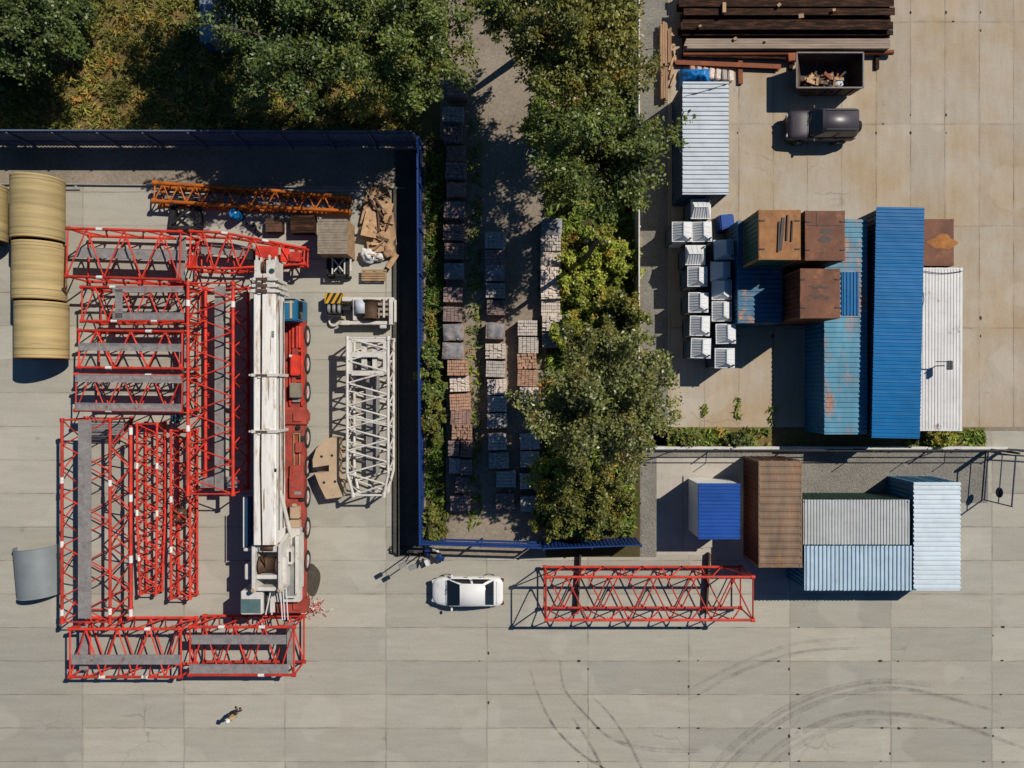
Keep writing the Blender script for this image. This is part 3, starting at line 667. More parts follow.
# ------------------------------------------------------------------ fences
def fence(name, label, a, b, h, mat, panel=True, step=2.5, pitch=.22, rails=(.35, .9), post_d=.09, post_h=None, inward=1, group=None, kerb=None, depth=.035, rail_r=.05):
    a = Vector((a.x, a.y, 0)); b = Vector((b.x, b.y, 0)); d = b-a; L = d.length
    root = thing(name, label, 'fence', a, math.atan2(d.y, d.x), group)
    if panel:
        m = MB(); m.sheet((0, 0, .08), (0, 0, h-.08), (L, 0, 0), pitch, depth, nrm=(0, 1, 0)); m.build('panel', mat, root)
        m = MB(); m.box((L/2, .018, h+.015), (L, .075, .03)); m.build('cap_rail', mat, root)
    n = max(1, round(L/step))
    for i in range(n+1):
        m = MB(); m.box((min(max(L*i/n, .06), L-.06), -.075*inward, (post_h or h-.05)/2), (post_d, post_d, post_h or h-.05)); m.build('post', mat, root)
    for z in rails:
        m = MB(); m.box((L/2, -.035*inward, h*z), (L, rail_r, rail_r*1.2)); m.build('rail', mat, root)
    if kerb:
        m = MB(); m.box((L/2, 0, kerb/2), (L, .17, kerb)); m.build('kerb', kerb_w, root)
    return root
fence('sheet_fence', 'long dark blue sheet fence below the meadow', at(-260, 146), at(420.5, 147.5), 2.6, navy_f)
fence('sheet_fence', 'blue sheet fence between the yard and the brick pallets', at(421.5, 148), at(424, 538), 2.05, blue_f, inward=-1)
fence('sheet_fence', 'solid blue sheet fence panel below the bushes', at(541, 541), at(636, 537.5), 2.0, blue_f)
fence('rail_fence', 'open blue railing below the brick pallets', at(425, 535.5), at(540, 539), 2.1, blue_f, panel=False, step=3.4, rails=(.36, .68, .97), rail_r=.1)
fence('sheet_fence', 'thin pale sheet fence between the trees and gravel path', at(633, -700), at(633, 430), 1.9, white_p, inward=-1, step=3)
kf = fence('rail_fence', 'low white kerb with dark rails above the lower containers', at(640, 447.5), at(1003, 447.5), 1.75, dark_m, panel=False, step=4.0, rails=(.61, .96), rail_r=.045, post_h=1.75, post_d=.06, kerb=.42)
# diagonal stays on that fence
for x in (1.2, 5.2, 10.5, 13.5, 17.0, 19.5):
    m = MB(); m.bar((x, -.06, 1.7), (x+random.choice((-1.1, 1.1)), -.06, .1), .04, .04); m.bar((x, -.05, 1.7), (x, -.05, 2.7), .035, .035); m.build('stay', dark_m, kf)
# open wire gate with a round plate
a = at(987, 451); b = at(983, 500); d = b-a
root = thing('wire_gate', 'open dark wire gate leaf with a round plate at the right', 'gate', a, math.atan2(d.y, d.x)); L = d.length
m = MB(); H = 2.35
for z in (.12, H): m.box((L/2, 0, z), (L, .06, .06))
for x in (.03, L-.03): m.box((x, 0, H/2+.06), (.06, .06, H))
m.box((L/2, 0, H*.55), (L, .045, .045)); m.build('frame', M('gate_navy', (.02, .025, .07, 1), .5, .1), root)
m = MB(); m.lathe((L*.78, .06, H*.52), [(.02, -.012), (.3, -.012), (.3, .012), (.02, .012)], 'y', 24); m.build('round_plate', M('plate_grey', (.05, .055, .06, 1), .6, .2), root)
m = MB(); m.box((-.12, 0, 1.3), (.12, .12, 2.6)); m.build('gate_post', dark_m, root)
fence('rail_fence', 'short dark rail right of the wire gate', at(1004, 447.5), at(1130, 455), 1.4, dark_m, panel=False, step=3.4, rails=(.5, .95), rail_r=.05)
# service pipes along the fence
m = MB(); m.path([at(-160, 184, .12), at(68, 184.2, .12), at(300, 187, .12), at(404, 188, .12)], .05, 8); m.path([at(-160, 189, .1), at(80, 189, .1)], .035, 6)
for x in (-100, 76, 150, 260, 360): m.box(at(x, 186, .05), (.14, .3, .09))
tag(m.build('service_pipe', M('pipe_grey', (.30, .31, .31, 1), .5, .15)), 'thin grey service pipe running along the long dark fence', 'pipe')
m = MB(); m.path([at(399, 192, .16), at(399, 556, .16)], .045, 8); m.box(at(395, 370, .1), (.16, 21.8, .2))
tag(m.build('low_kerb', strip_mat), 'low dark kerb with conduit along the right edge of the crane yard', 'kerb')
# lamp posts at the fence corner
for i, (px, py, h) in enumerate(((411, 553, 2.4), (421, 554, 2.6))):
    root = thing('lamp_post', ('short floodlight post left of the fence corner', 'taller floodlight post at the blue fence corner')[i], 'lamp post', at(px, py))
    m = MB(); m.tube((0, 0, 0), (0, 0, h), .045, 8, r2=.035); m.box((0, 0, .03), (.3, .3, .06)); m.build('post', dark_m, root)
    m = MB(); m.box((-.12, -.08, h+.05), (.42, .26, .16), rz=.5); m.build('lamp_head', grey_m, root, bevel=.02)
# scrap pile at corner
cr = thing('scrap_pile', 'small pile of white and black scrap at the blue fence corner', 'scrap pile', at(433, 553))
for i in range(12):
    m = MB(); x, y = random.uniform(-.6, .6), random.uniform(-.5, .4)
    m.box((x, y, .12+random.uniform(0, .35)), (random.uniform(.15, .5), random.uniform(.1, .4), random.uniform(.05, .3)), R=Matrix.Rotation(random.uniform(0, 3), 3, 'Z')@Matrix.Rotation(random.uniform(-.5, .5), 3, 'X'))
    m.build('scrap_piece', [plast_w, dark_m, grey_m, blue_f][i % 4], cr)
m = MB(); c = at(398.5, 550); 
for i in range(3):
    P = [c+Vector((random.uniform(-.1, .1)+.5*math.cos(t), random.uniform(-.1, .1)+.3*math.sin(t), .05+.03*i)) for t in [k*.5 for k in range(13)]]
    m.path(P, .02, 5)
tag(m.build('hose', cable_mat), 'coiled black hose at the lower kerb end', 'hose')

# ------------------------------------------------------------------ containers
def container(label, cx, cy, z, vert, L, W, H, wm, rm, fm=None, group=None, flat=False, rz=0, pitch=.27, name='shipping_container', depth=.035, roof_along=False, over=0):
    fm = fm or wm
    root = thing(name, label, 'container' if 'container' in name else 'cabin', (cx, cy, z), (PI/2 if vert else 0)+rz, group)
    m = MB(); b = .1
    for s in (-1, 1): m.sheet((-L/2+b, s*(W/2-.05), b), (0, 0, H-2*b), (L-2*b, 0, 0), .26, .04, nrm=(0, s, 0))
    m.sheet((-L/2+.05, -W/2+b, b), (0, 0, H-2*b), (0, W-2*b, 0), .26, .04, nrm=(-1, 0, 0))
    m.build('wall', wm, root)
    m = MB()
    if flat: m.box((0, 0, H-.02), (L-.1, W-.1, .03))
    elif roof_along: m.sheet((-L/2-over, -W/2-over, H-.03), (L+2*over, 0, 0), (0, W+2*over, 0), pitch, depth, nrm=(0, 0, 1))
    else: m.sheet((-L/2-over+.06*(not over), -W/2-over+.05*(not over), H-.03+.038*(over > 0)), (0, W+2*over-.1*(not over), 0), (L+2*over-.12*(not over), 0, 0), pitch, depth, nrm=(0, 0, 1))
    m.build('roof', rm, root)
    m = MB()
    for sx in (-1, 1):
        for sy in (-1, 1):
            m.box((sx*(L/2-.06), sy*(W/2-.06), H/2), (.12, .12, H-.24))
            for zz in (.06, H-.055): m.box((sx*(L/2-.085), sy*(W/2-.08), zz), (.178, .163, .12))
        for zz in (.05, H-.055): m.box((sx*(L/2-.05), 0, zz), (.09, W-.33, .09))
    for sy in (-1, 1):
        for zz in (.05, H-.055): m.box((0, sy*(W/2-.05), zz), (L-.36, .09, .09))
    m.build('frame', fm, root)
    for sy in (-1, 1):
        m = MB(); m.box((L/2-.03, sy*(W/4-.03), H/2), (.05, W/2-.14, H-.3)); d = m.build('door', wm, root)
        m = MB()
        for q in (-.22, .22): m.tube((L/2+.02, sy*W/4+q*.9, .2), (L/2+.02, sy*W/4+q*.9, H-.2), .02, 6)
        m.build('locking_bar', grey_m, d)
    return root
def cont_true(label, x0, y0, x1, y1, H, vert, *a, z=0, rz=0, **kw):   # ground footprint in picture pixels
    c = at((x0+x1)/2, (y0+y1)/2); lx = (x1-x0)*G; ly = (y1-y0)*G
    return container(label, c.x, c.y, z, vert, ly if vert else lx, lx if vert else ly, H, *a, rz=rz, **kw)
cont_true('old blue container with rust corner, lowest left of the container stack', 723.5, 231, 765.5, 327, 2.6, True, blue_old, blue_old)
st = []
SG = 'small rusty containers stacked two high'
cont_true('small oxide red container under the upper right one of the stack', 769, 231, 803, 275, 2.4, True, rust_side, rust_roof, group=SG, flat=True)
cont_true('small oxide red container under the lower one of the stack', 767, 282, 801.5, 326, 2.4, True, rust_side, rust_roof, group=SG, flat=True)
t1 = cont_true('small green container with orange rust roof topmost left of the stack', 728.6, 231, 765.6, 275, 2.4, True, green_c, rust_roof2, rust_roof2, z=2.6, group=SG, flat=True)
t2 = cont_true('small container with brown rust roof and two dark patches, top right of the stack', 770.8, 231, 806, 275, 2.4, True, rust_side, rust_roof, rust_roof, z=2.4, group=SG, flat=True)
t3 = cont_true('red-sided container with rows of dark blotches on its roof, lower one atop the stack', 766.5, 282, 801.7, 326, 2.4, True, rust_side, rust_roof, rust_roof, z=2.4, group=SG, flat=True)
stain = M('dark_wet_rust', (.035, .020, .014, 1), .6, .3, 4)
m = MB()
for x, a, b in ((.1, -.9, .7), (-.35, -.3, 1.05), (-.6, -.35, .75)): m.bar((a, x, 2.44), (b, x-.06, 2.44), .075, .06)
m.bar((-.8, -.02, 2.43), (.9, -.18, 2.43), .16, .03)
m.build('roof_rib', [stain], t1)
for tt in (t1, t2, t3):
    m = MB()
    for sx in (-.75, .75):
        for sy in (-1, 1): m.box((sx, sy*.93, 2.41), (.07, .26, .05))
    m.build('roof_cleat', stain, tt)
m = MB(); blob(m, (.25, -.05), .15, .34, 2.402); m.build('roof_stain', stain, t2)
m = MB(); blob(m, (-.2, -.02), .17, .36, 2.402); m.build('roof_stain', stain, t2)
m = MB(); m.box((.55, 0, 2.40), (.03, 1.9, .02)); m.box((.85, .45, 2.40), (.75, .03, .02)); m.build('roof_seam', stain, t2)
for x0, y0, rx, ry in ((.38, .5, .05, .12), (.3, .25, .07, .16), (.36, -.02, .1, .13), (.3, -.3, .06, .2), (-.1, .45, .06, .15), (-.2, .18, .1, .14), (-.14, -.1, .06, .17), (-.22, -.38, .09, .12)):
    m = MB(); blob(m, (x0, y0), rx, ry, 2.403, 16); m.build('roof_stain', stain, t3)
cont_true('long teal container with rusty roof left of the big blue roof', 804.5, 230, 844.5, 431, 2.6, True, blue_side, teal, pitch=.28, over=.01)
# loose blue sheet on the teal roof
c, lx, ly = from_top(842, 272, 859, 315, 2.7); m = MB(); m.sheet((c[0]-lx/2, c[1]-ly/2, 2.68), (0, ly, 0), (lx, 0, 0), .19, .04, nrm=(0, 0, 1))
tag(m.build('roof_sheet', blue_roof), 'loose bright blue corrugated sheet lying on the teal container', 'roof sheet')
# big blue cabin with sheet roof
big = cont_true('long cabin under a bright blue corrugated roof', 847.5, 223, 888, 432, 3.2, True, navy_and_shade, blue_roof, rz=-.02, name='site_cabin', pitch=.2, over=.12, depth=.03)
t4 = cont_true('small rust brown container right of the blue roof', 894, 229, 927, 273, 2.5, True, rust_side, rust_roof, rust_roof, flat=True)
m = MB(); blob(m, (0, -.35), .42, .75, 2.502, 24); m.build('roof_stain', M('orange_bloom', (.36, .14, .03, 1), .8, .35, 2.5), t4)
wh = cont_true('white long container with lengthwise ribbed roof right of the blue roof', 893.5, 275, 934, 428, 2.6, True, white_c, white_c, roof_along=True, pitch=.175, depth=.02, rz=-.004)
root = thing('floodlight', 'dark floodlight with bracket on the white ribbed roof', 'floodlight', at(936, 366, 2.65))
m = MB(); m.tube((0, 0, -.05), (0, 0, .75), .03, 8); m.bar((-.45, .22, .7), (.35, .22, .7), .05, .05); m.build('bracket', dark_m, root)
m = MB(); m.box((.28, .02, .75), (.16, .5, .34)); m.build('lamp_head', dark_m, root, bevel=.02)
m = MB(); m.box((.193, .02, .75), (.01, .44, .28)); m.build('lens', lamp_g, root)
m = MB(); P = [at(923+i*3.6, 271+2.2*math.sin(PI*i/11), 2.66) for i in range(12)]; m.path(P, .02, 5); m.path([at(922, 285, 2.68), at(924, 300, 2.68), at(921, 312, 2.68)], .02, 5)
tag(m.build('power_cable', cable_mat), 'black cable sagging across the white ribbed roof', 'cable')
# upper white cabin
cont_true('white site cabin with pale ribbed roof above the toilets', 671.7, 102, 713.7, 206.5, 2.7, True, navy_and_shade, white_roof, name='site_cabin', pitch=.25, depth=.06, over=.03)
m = MB(); m.path([at(684, 96.5, 2.76), at(705, 91, 2.77), at(727, 84, 2.77)], .02, 5)
tag(m.build('power_cable', cable_mat), 'black cable slung across the pale cabin roof', 'cable')
# lower row
cont_true('brown weathered container with boarded roof in the lower row', 743, 456, 784, 556, 2.6, True, rust_side, brown_roof, brown_roof, pitch=.42, depth=.035)
cont_true('grey roofed container with green side, rear one of the lower pair', 785, 492.5, 884, 534, 2.6, False, green_c, grey_roof, pitch=.17, depth=.035, over=.015)
cont_true('pale blue ribbed container in front of the grey roofed one', 786, 535.5, 886, 577, 2.6, False, blue_side, pale_blue, blue_side, pitch=.235, depth=.06, over=.01)
cont_true('bluish white ribbed container at the right end of the lower row', 887.5, 476, 931, 577, 2.65, True, blue_side, pale_blue2, blue_side, pitch=.26, depth=.065, over=.01)
# booth
c, lx, ly = from_top(699, 484, 740, 539, 2.5)
root = thing('site_booth', 'small white booth with royal blue roof on the concrete pad', 'booth', (c[0], c[1], 0))
m = MB(); m.box((0, 0, 1.25), (lx-.04, ly-.04, 2.3)); m.build('wall', wall_white, root)
m = MB(); m.sheet((-lx/2, -ly/2, 2.45), (lx, 0, 0), (0, ly, 0), .2, .03, nrm=(0, 0, 1)); m.build('roof', blue_roof2, root)
m = MB()
for s in (-1, 1): m.box((s*(lx/2), 0, 2.42), (.05, ly+.05, .1)); m.box((0, s*(ly/2), 2.42), (lx-.06, .05, .1))
m.build('roof_trim', blue_roof2, root)
m = MB(); m.box((0, -ly/2+.01, 1.05), (.85, .05, 1.95)); d = m.build('door', plast_b_shade, root)
m = MB(); m.tube((.32, -ly/2-.05, 1.0), (.32, -ly/2-.05, 1.15), .02, 6); m.build('handle', dark_m, d)
m = MB(); a = at(694, 512); m.box((a.x, a.y, .05), (1.3, 4.3, .09)); m.box((a.x+1.2, a.y, .04), (1.1, 4.2, .08)); 
tag(m.build('plinth', pad_mat), 'low concrete plinth under the blue roofed booth', 'plinth')

# ------------------------------------------------------------------ portable toilets
TG = 'white portable toilet cabins'
def make_toilet(label):
    root = thing('portable_toilet', label, 'portable toilet', (0, 0, 0), 0, TG); w = 1.04; H = 2.0
    m = MB(); m.box((0, 0, H/2+.05), (w-.08, w-.08, H-.1))
    for s in (-1, 1):
        for q in (-.46, .46): m.box((q*w, s*(w/2-.035), H/2+.03), (.09, .05, H-.1)); m.box((s*(w/2-.035), q*w*.8, H/2+.03), (.05, .09, H-.1))
    m.build('wall', plast_b_shade, root)
    # roof: hip at one gable, ribbed slopes
    m = MB(); e = w/2+.02; r = .42
    z0, z1 = H, H+r; rx = .02
    m.add([(-e, -e, z0), (e, -e, z0), (e, e, z0), (-e, e, z0), (rx, -e+.24, z1), (rx, e-.08, z1)],
          [(0, 1, 4), (1, 2, 5, 4), (2, 3, 5), (3, 0, 4, 5)])
    for i in range(6):
        y = -e+.18+(2*e-.36)*i/5
        yy = min(max(y, -e+.3), e-.1)
        m.bar((-e, y, z0+.008), (rx-.02, yy, z1+.0), .028, .03); 
        if i % 2 == 0: m.bar((e, y, z0+.008), (rx+.02, yy, z1), .02, .016)
    m.bar((rx, -e+.22, z1), (rx, e-.06, z1), .07, .04); m.build('roof', plast_w, root)
    m = MB(); m.box((0, 0, H-.01), (w+.1, w+.1, .05)); m.build('roof_rim', plast_w, root)
    m = MB(); m.box((0, -w/2+.015, 1.0), (.7, .05, 1.8)); d = m.build('door', plast_w, root)
    m = MB(); m.box((.26, -w/2-.02, 1.0), (.05, .04, .16)); m.build('handle', dark_m, d)
    m = MB(); m.tube((.42, -.42, H), (.42, -.42, H+.32), .05, 10); m.build('vent_pipe', dark_m, root)
    m = MB(); m.box((0, 0, .05), (w, w, .1)); m.build('skid', dark_m, root)
    return root
tl = [(701, 208, PI/2, 'toilet cabin directly below the pale site cabin, at the head of the group'), (682, 231, 0, 'toilet cabin standing out farthest left toward the trees'),
      (702, 231, 0.03, 'toilet cabin touching the right side of the farthest left one'), (695.5, 254.5, PI/2, 'toilet cabin with sideways ridge, below the side by side pair'),
      (697.5, 276, 0, 'toilet cabin just below the sideways ridged one'), (698.5, 302, 0, 'third toilet cabin up from the lower end of the left column'),
      (700, 325.5, -.02, 'toilet cabin above the lowest one of the left column'), (701, 348, -.03, 'lowest toilet cabin of the left column'),
      (724, 249, .04, 'shaded toilet cabin uppermost in the right column beside the old blue container'), (720.5, 271, 0, 'shaded toilet cabin in the middle of the three blue shaded ones'),
      (722, 289.5, 0, 'shaded toilet cabin lowest of the three blue shaded ones'), (722, 311, 0, 'sunlit toilet cabin just below the shaded ones in the right column'),
      (726, 333.5, .02, 'toilet cabin second from the lower end of the right column'), (725, 358, 0, 'lowest toilet cabin of the right column')]
proto = None
for px, py, r, lab in tl:
    o = make_toilet('white portable '+lab) if proto is None else copy_tree(proto)
    if proto is None: proto = o
    o['label'] = 'white portable '+lab; o.location = at(px+.8, py, 2.2)*1; o.location.z = 0; o.rotation_euler.z = r
c = at(722, 225); root = thing('covered_crate', 'small blue covered crate above the shaded toilets', 'crate', (c.x, c.y, 0), .2)
m = MB(); m.prism([(-.5, -.5), (.5, -.5), (.55, .4), (-.4, .5)], .1, 1.0, top=[(-.45, -.45), (.4, -.3), (.45, .35), (-.35, .45)]); m.build('cover', blue_roof2, root, bevel=.06)
m = MB(); m.box((0, 0, .05), (1.0, .95, .1)); m.build('pallet', wood_t, root)
m = MB(); c = at(729, 218, .9); m.lathe((c.x, c.y, 0), [(.02, 0), (.2, 0), (.2, .95), (.17, .98), (.02, .98)], 'z', 16); tag(m.build('black_bin', dark_m), 'small black bin right of the blue covered crate', 'bin')

# ------------------------------------------------------------------ steel, timber, skip in the upper right
def ibeam(label, x0, x1, py, top, w, hgt, mat, dy=0, group=None, name='steel_beam'):
    a = at(x0, py, top); b = at(x1, py+dy, top); m = MB(); n = Vector((-(b-a).y, (b-a).x, 0)).normalized()
    z = Vector((0, 0, 1))
    m.bar(a-z*.015, b-z*.015, w, .03); m.bar(a-z*(hgt-.015), b-z*(hgt-.015), w, .03); m.bar(a-z*hgt/2, b-z*hgt/2, .03, hgt-.06)
    tag(m.build(name, mat), label, 'steel beam', group)
BG = 'dark rusted steel beams stacked along the top edge'
spec = [(-14, 1.1, .42), (-6, 1.0, .42), (2.5, 1.05, .46), (11.2, .95, .45), (19.5, .7, .34), (25.5, .95, .46), (32.5, .66, .3)]
labs = ['outermost', 'second', 'third', 'fourth', 'fifth, thinner', 'sixth, wider', 'lowest thin']
for i, (py, top, w) in enumerate(spec):
    ibeam('%s dark rusted beam counted from the top edge, above the grey plank bundle' % labs[i] if i > 1 else '%s dark rusted beam, beyond or at the top edge of the picture' % labs[i], 680+random.uniform(-2, 4), 893+random.uniform(-4, 3), py, top, w, top-.18 if i % 2 else top*.6, steel_b, group=BG)
m = MB()
for px in (684, 790, 876):
    a = at(px, -20); b = at(px, 70); m.bar((a.x, a.y, .09), (b.x, b.y, .09), .22, .16)
tag(m.build('bearer_stack', steel_b), 'dark bearers lying crosswise under the rusted steel stack', 'sleeper')
c, lx, ly = from_top(686, 38, 891, 48, .75); root = thing('plank_bundle', 'grey plank bundle below the dark steel beams', 'planks', (c[0], c[1], 0))
m = MB()
for j in range(4):
    for i in range(4): m.box((random.uniform(-.08, .08), -ly/2+ly*(i+.5)/4, .22+.14*j), (lx+random.uniform(-.15, .1), ly/4*.9, .12))
m.build('planks', wood_g, root)
m = MB()
for x in (-4, 0, 4.2): m.box((x, 0, .09), (.14, ly+.15, .14))
m.build('bearer', wood_t, root)
m = MB(); m.tube(at(683, 54, .3), at(893, 52.5, .3), .15, 10); tag(m.build('steel_pipe', rust_o), 'rusty steel pipe just below the grey plank bundle', 'pipe')
m = MB(); m.tube(at(681, 56, .25), at(797, 59, .25), .09, 10); tag(m.build('steel_pipe', steel_b), 'thin dark pipe below the rusty steel pipe', 'pipe')
ibeam('bright orange rust beam lying askew above the blue tarp', 675.5, 781, 62, .3, .27, .24, rust_o, 4.5, name='steel_beam')
m = MB(); m.bar(at(740, 56, .12), at(740.5, 84, .12), .26, .1); tag(m.build('steel_plate', rust_o), 'short rusty upright bar right of the firewood row', 'steel bar')
m = MB(); c = at(793, 57.5, .3); m.box(c, (.7, .5, .3), rz=.1); tag(m.build('steel_offcut', rust_o, bevel=.03), 'short rusty steel offcut left of the skip', 'steel offcut')
m = MB(); m.bar(at(724, 3, 1.1), at(724, 13, 1.1), .2, .16); tag(m.build('timber_block', wood), 'short orange timber block on top of the dark steel beams', 'timber')
for i, (px, py, w) in enumerate(((801, 16, .3), (779, 5, .22), (737, 36, .2), (834, 10, .18), (768, 38, .16), (700, 26, .16))):
    c = at(px, py, 1.12); m = MB(); m.box((c.x, c.y, c.z-.02 if py < 30 else .78), (w, w*.8, .1), rz=random.uniform(0, 1)); tag(m.build('timber_wedge', wood), ['pale timber wedge low on the beams above the left part of the skip', 'pale timber wedge near the top edge on the beams', 'small pale wedge on the left half of the grey plank bundle', 'small pale wedge on the beams above the skip middle', 'tiny pale wedge on the middle of the grey plank bundle', 'tiny pale wedge at the left end of the dark beams'][i], 'wedge', 'pale timber wedges on the steel stack')
BK = 'pale stone blocks in a row above the pale site cabin'
blab = ['orange stone block at the left end of the short row beside the blue tarp', 'second stone block from the left beside the orange one', 'pale stone block in the left half of the short row', 'palest stone block in the middle of the short row', 'stained stone block right of the palest one', 'greyish stone block second from the right end of the row', 'stone block at the right end of the short row']
for i in range(7):
    c = at(692+i*6.4, 71+.8*i, .45); m = MB()
    m.box((c.x, c.y, .3), (.34, .62, .42), R=Matrix.Rotation(random.uniform(-.1, .1), 3, 'Z')@Matrix.Rotation(.25, 3, 'Y'))
    tag(m.build('stone_block', [brickm[1], brickm[3], tan, brickm[3], brickm[3], conc_l, brickm[3]][i], bevel=.04), blab[i], 'stone block', BK)
c = at(694, 80); m = MB(); nx, ny = 34, 22; V = []
for a in range(nx+1):
    for b in range(ny+1):
        x = (a/nx-.5)*1.9; y = (b/ny-.5)*1.15; e = min(1, 3.2*min(a/nx, 1-a/nx), 2.6*min(b/ny, 1-b/ny))
        z = .9*e**.6*(1+.10*math.sin(x*3))+.07*mnoise.noise(Vector((x*5, y*5, 1)))+.05*abs(mnoise.noise(Vector((x*11, y*7, 4))))
        V.append((c.x+x+.04*mnoise.noise(Vector((x*4, y*4, 9))), c.y+y+.05*mnoise.noise(Vector((x*4, y*4, 2))), max(.02, z)))
m.add(V, [(p*(ny+1)+q, (p+1)*(ny+1)+q, (p+1)*(ny+1)+q+1, p*(ny+1)+q+1) for p in range(nx) for q in range(ny)], 0, True)
tag(m.build('tarpaulin', tarp), 'bright blue crumpled tarpaulin over a heap above the pale site cabin', 'tarpaulin')
for i, (px, y0, y1, w) in enumerate(((664, 22, 64, .42), (664.5, 66, 98, .40), (670, 28, 62, .2))):
    a = at(px, y0, .5); b = at(px, y1, .5); root = thing('timber_bundle', ('upper bundle of tan timber along the gravel path', 'lower bundle of tan timber along the gravel path', 'thin row of tan boards right of the upper timber bundle')[i], 'timber', ((a.x+b.x)/2, (a.y+b.y)/2, 0))
    m = MB(); L = (a-b).length
    for j in range(3):
        for k in range(3): m.box((-w/2+w*(k+.5)/3, random.uniform(-.12, .12), .14+.13*j), (w/3*.88, L, .11))
    m.build('boards', wood_t, root)
    m = MB()
    for y in (-L*.3, L*.3): m.box((0, y, .035), (w+.1, .1, .07))
    m.build('bearer', wood_t, root)
m = MB()
for i in range(6):
    a = at(674+random.uniform(-4, 4), 33+8*i, .1); m.bar(a, a+Vector((random.uniform(-.5, .5), -.8, .03)), .12, .06)
tag(m.build('loose_boards', wood), 'loose pale boards scattered left of the steel beams', 'boards')
# skip
rim = [at(797, 53, 1.5), at(863.5, 52.5, 1.5), at(862, 87.5, 1.5), at(797, 88, 1.5)]; cc = sum(rim, Vector())/4
root = thing('rubbish_skip', 'open dark grey rubbish skip with wood scraps above the dark car', 'skip', (cc.x, cc.y, 0))
R = [(p.x-cc.x, p.y-cc.y) for p in rim]; lx = R[1][0]-R[0][0]; ly = R[0][1]-R[3][1]
bo = [(-lx/2+.75, ly/2-.1), (lx/2-.1, ly/2-.1), (lx/2-.1, -ly/2+.1), (-lx/2+.75, -ly/2+.1)]
to = [(-lx/2, ly/2), (lx/2, ly/2), (lx/2, -ly/2), (-lx/2, -ly/2)]
m = MB(); skm = M('skip_dark_steel', (.05, .036, .03, 1), .7, .4, 1.2, rust=.5, rustcol=(.15, .07, .035, 1))
skip_rim = M('skip_rim', (.14, .13, .125, 1), .6, .3, 2, rust=.3)
t = .05
for i in range(4):
    j = (i+1) % 4; sh = lambda p, k: (p[0]*(1-k/abs(lx/2)), p[1]*(1-k/abs(ly/2)))
    A = [(*bo[i], .15), (*bo[j], .15), (*to[j], 1.5), (*to[i], 1.5)]; B = [(*sh(bo[i], t), .2), (*sh(bo[j], t), .2), (*sh(to[j], t), 1.5), (*sh(to[i], t), 1.5)]
    m.add(A+B, [(0, 1, 2, 3), (7, 6, 5, 4), (3, 2, 6, 7)])
m.add([(*p, .2) for p in bo], [(3, 2, 1, 0)]); m.build('body', skm, root)
m = MB()
for i in range(4):
    j = (i+1) % 4; m.bar((*to[i], 1.5), (*to[j], 1.5), .08, .08)
m.build('rim', skip_rim, root)
m = MB()
for x in (-.8, 0, .8, 1.5):
    for s in (-1, 1): m.bar((x, s*(ly/2-.08), .2), (x, s*(ly/2+.02), 1.42), .08, .06, up=(1, 0, 0))
m.build('stiffener', skm, root)
for i in range(34):
    m = MB(); x, y = random.uniform(-.9, 1.1), random.uniform(-.75, .25)
    m.box((cc.x+x, cc.y+y, .4+random.uniform(0, .5)), (random.uniform(.4, .9), random.uniform(.08, .22), .08), R=Matrix.Rotation(random.uniform(0, 3.1), 3, 'Z')@Matrix.Rotation(random.uniform(-.4, .4), 3, 'Y'))
    if i == 0: sp = thing('wood_scraps', 'heap of broken wood and rust scrap inside the skip', 'scrap', (cc.x, cc.y, 0))
    for q in range(len(m.v)): m.v[q] = (m.v[q][0]-cc.x, m.v[q][1]-cc.y, m.v[q][2])
    m.build('wood_piece', [wood, rust_o, wood, brown_m][i % 4], sp)
lump('sack', 'pale blue sack on the scrap in the skip', 'sack', (cc.x+.75, cc.y-.45, .35), (.7, .6, .45), M('pale_blue_sack', (.5, .6, .72, 1), .6, .15, 4), 12)

# ------------------------------------------------------------------ cars
def wheel(root, x, y, r, w, rim, nm='wheel'):
    e = bpy.data.objects.new(nm, None)
    m = MB(); s = 1 if y > 0 else -1
    m.lathe((x, y, r), [(r*.6, -w/2), (r*.92, -w/2), (r, -w*.32), (r, w*.32), (r*.92, w/2), (r*.6, w/2)], 'y', 24); o = m.build(nm, tyre_m, root)
    m = MB(); m.lathe((x, y, r), [(.01, -s*w*.40), (r*.22, -s*w*.42), (r*.25, -s*w*.3), (r*.52, -s*w*.30), (r*.62, -s*w*.5), (r*.62, s*w*.4)], 'y', 24); m.build('rim', rim, o)
    bpy.data.objects.remove(e)
    return o
def loft(mb, st, p=4.5, n=28):
    V = []; F = []
    for x, hw, z0, z1 in st:
        for i in range(n):
            a = 2*PI*i/n; ca, sa = math.cos(a), math.sin(a)
            V.append((x, hw*math.copysign(abs(ca)**(2/p), ca), (z0+z1)/2+(z1-z0)/2*math.copysign(abs(sa)**(2/p), sa)))
    for j in range(len(st)-1):
        for i in range(n): F.append((j*n+i, (j+1)*n+i, (j+1)*n+(i+1) % n, j*n+(i+1) % n))
    mb.add(V, F, 0, True)
    mb.add(V[:n], [tuple(range(n))]); mb.add(V[-n:], [tuple(range(n-1, -1, -1))])
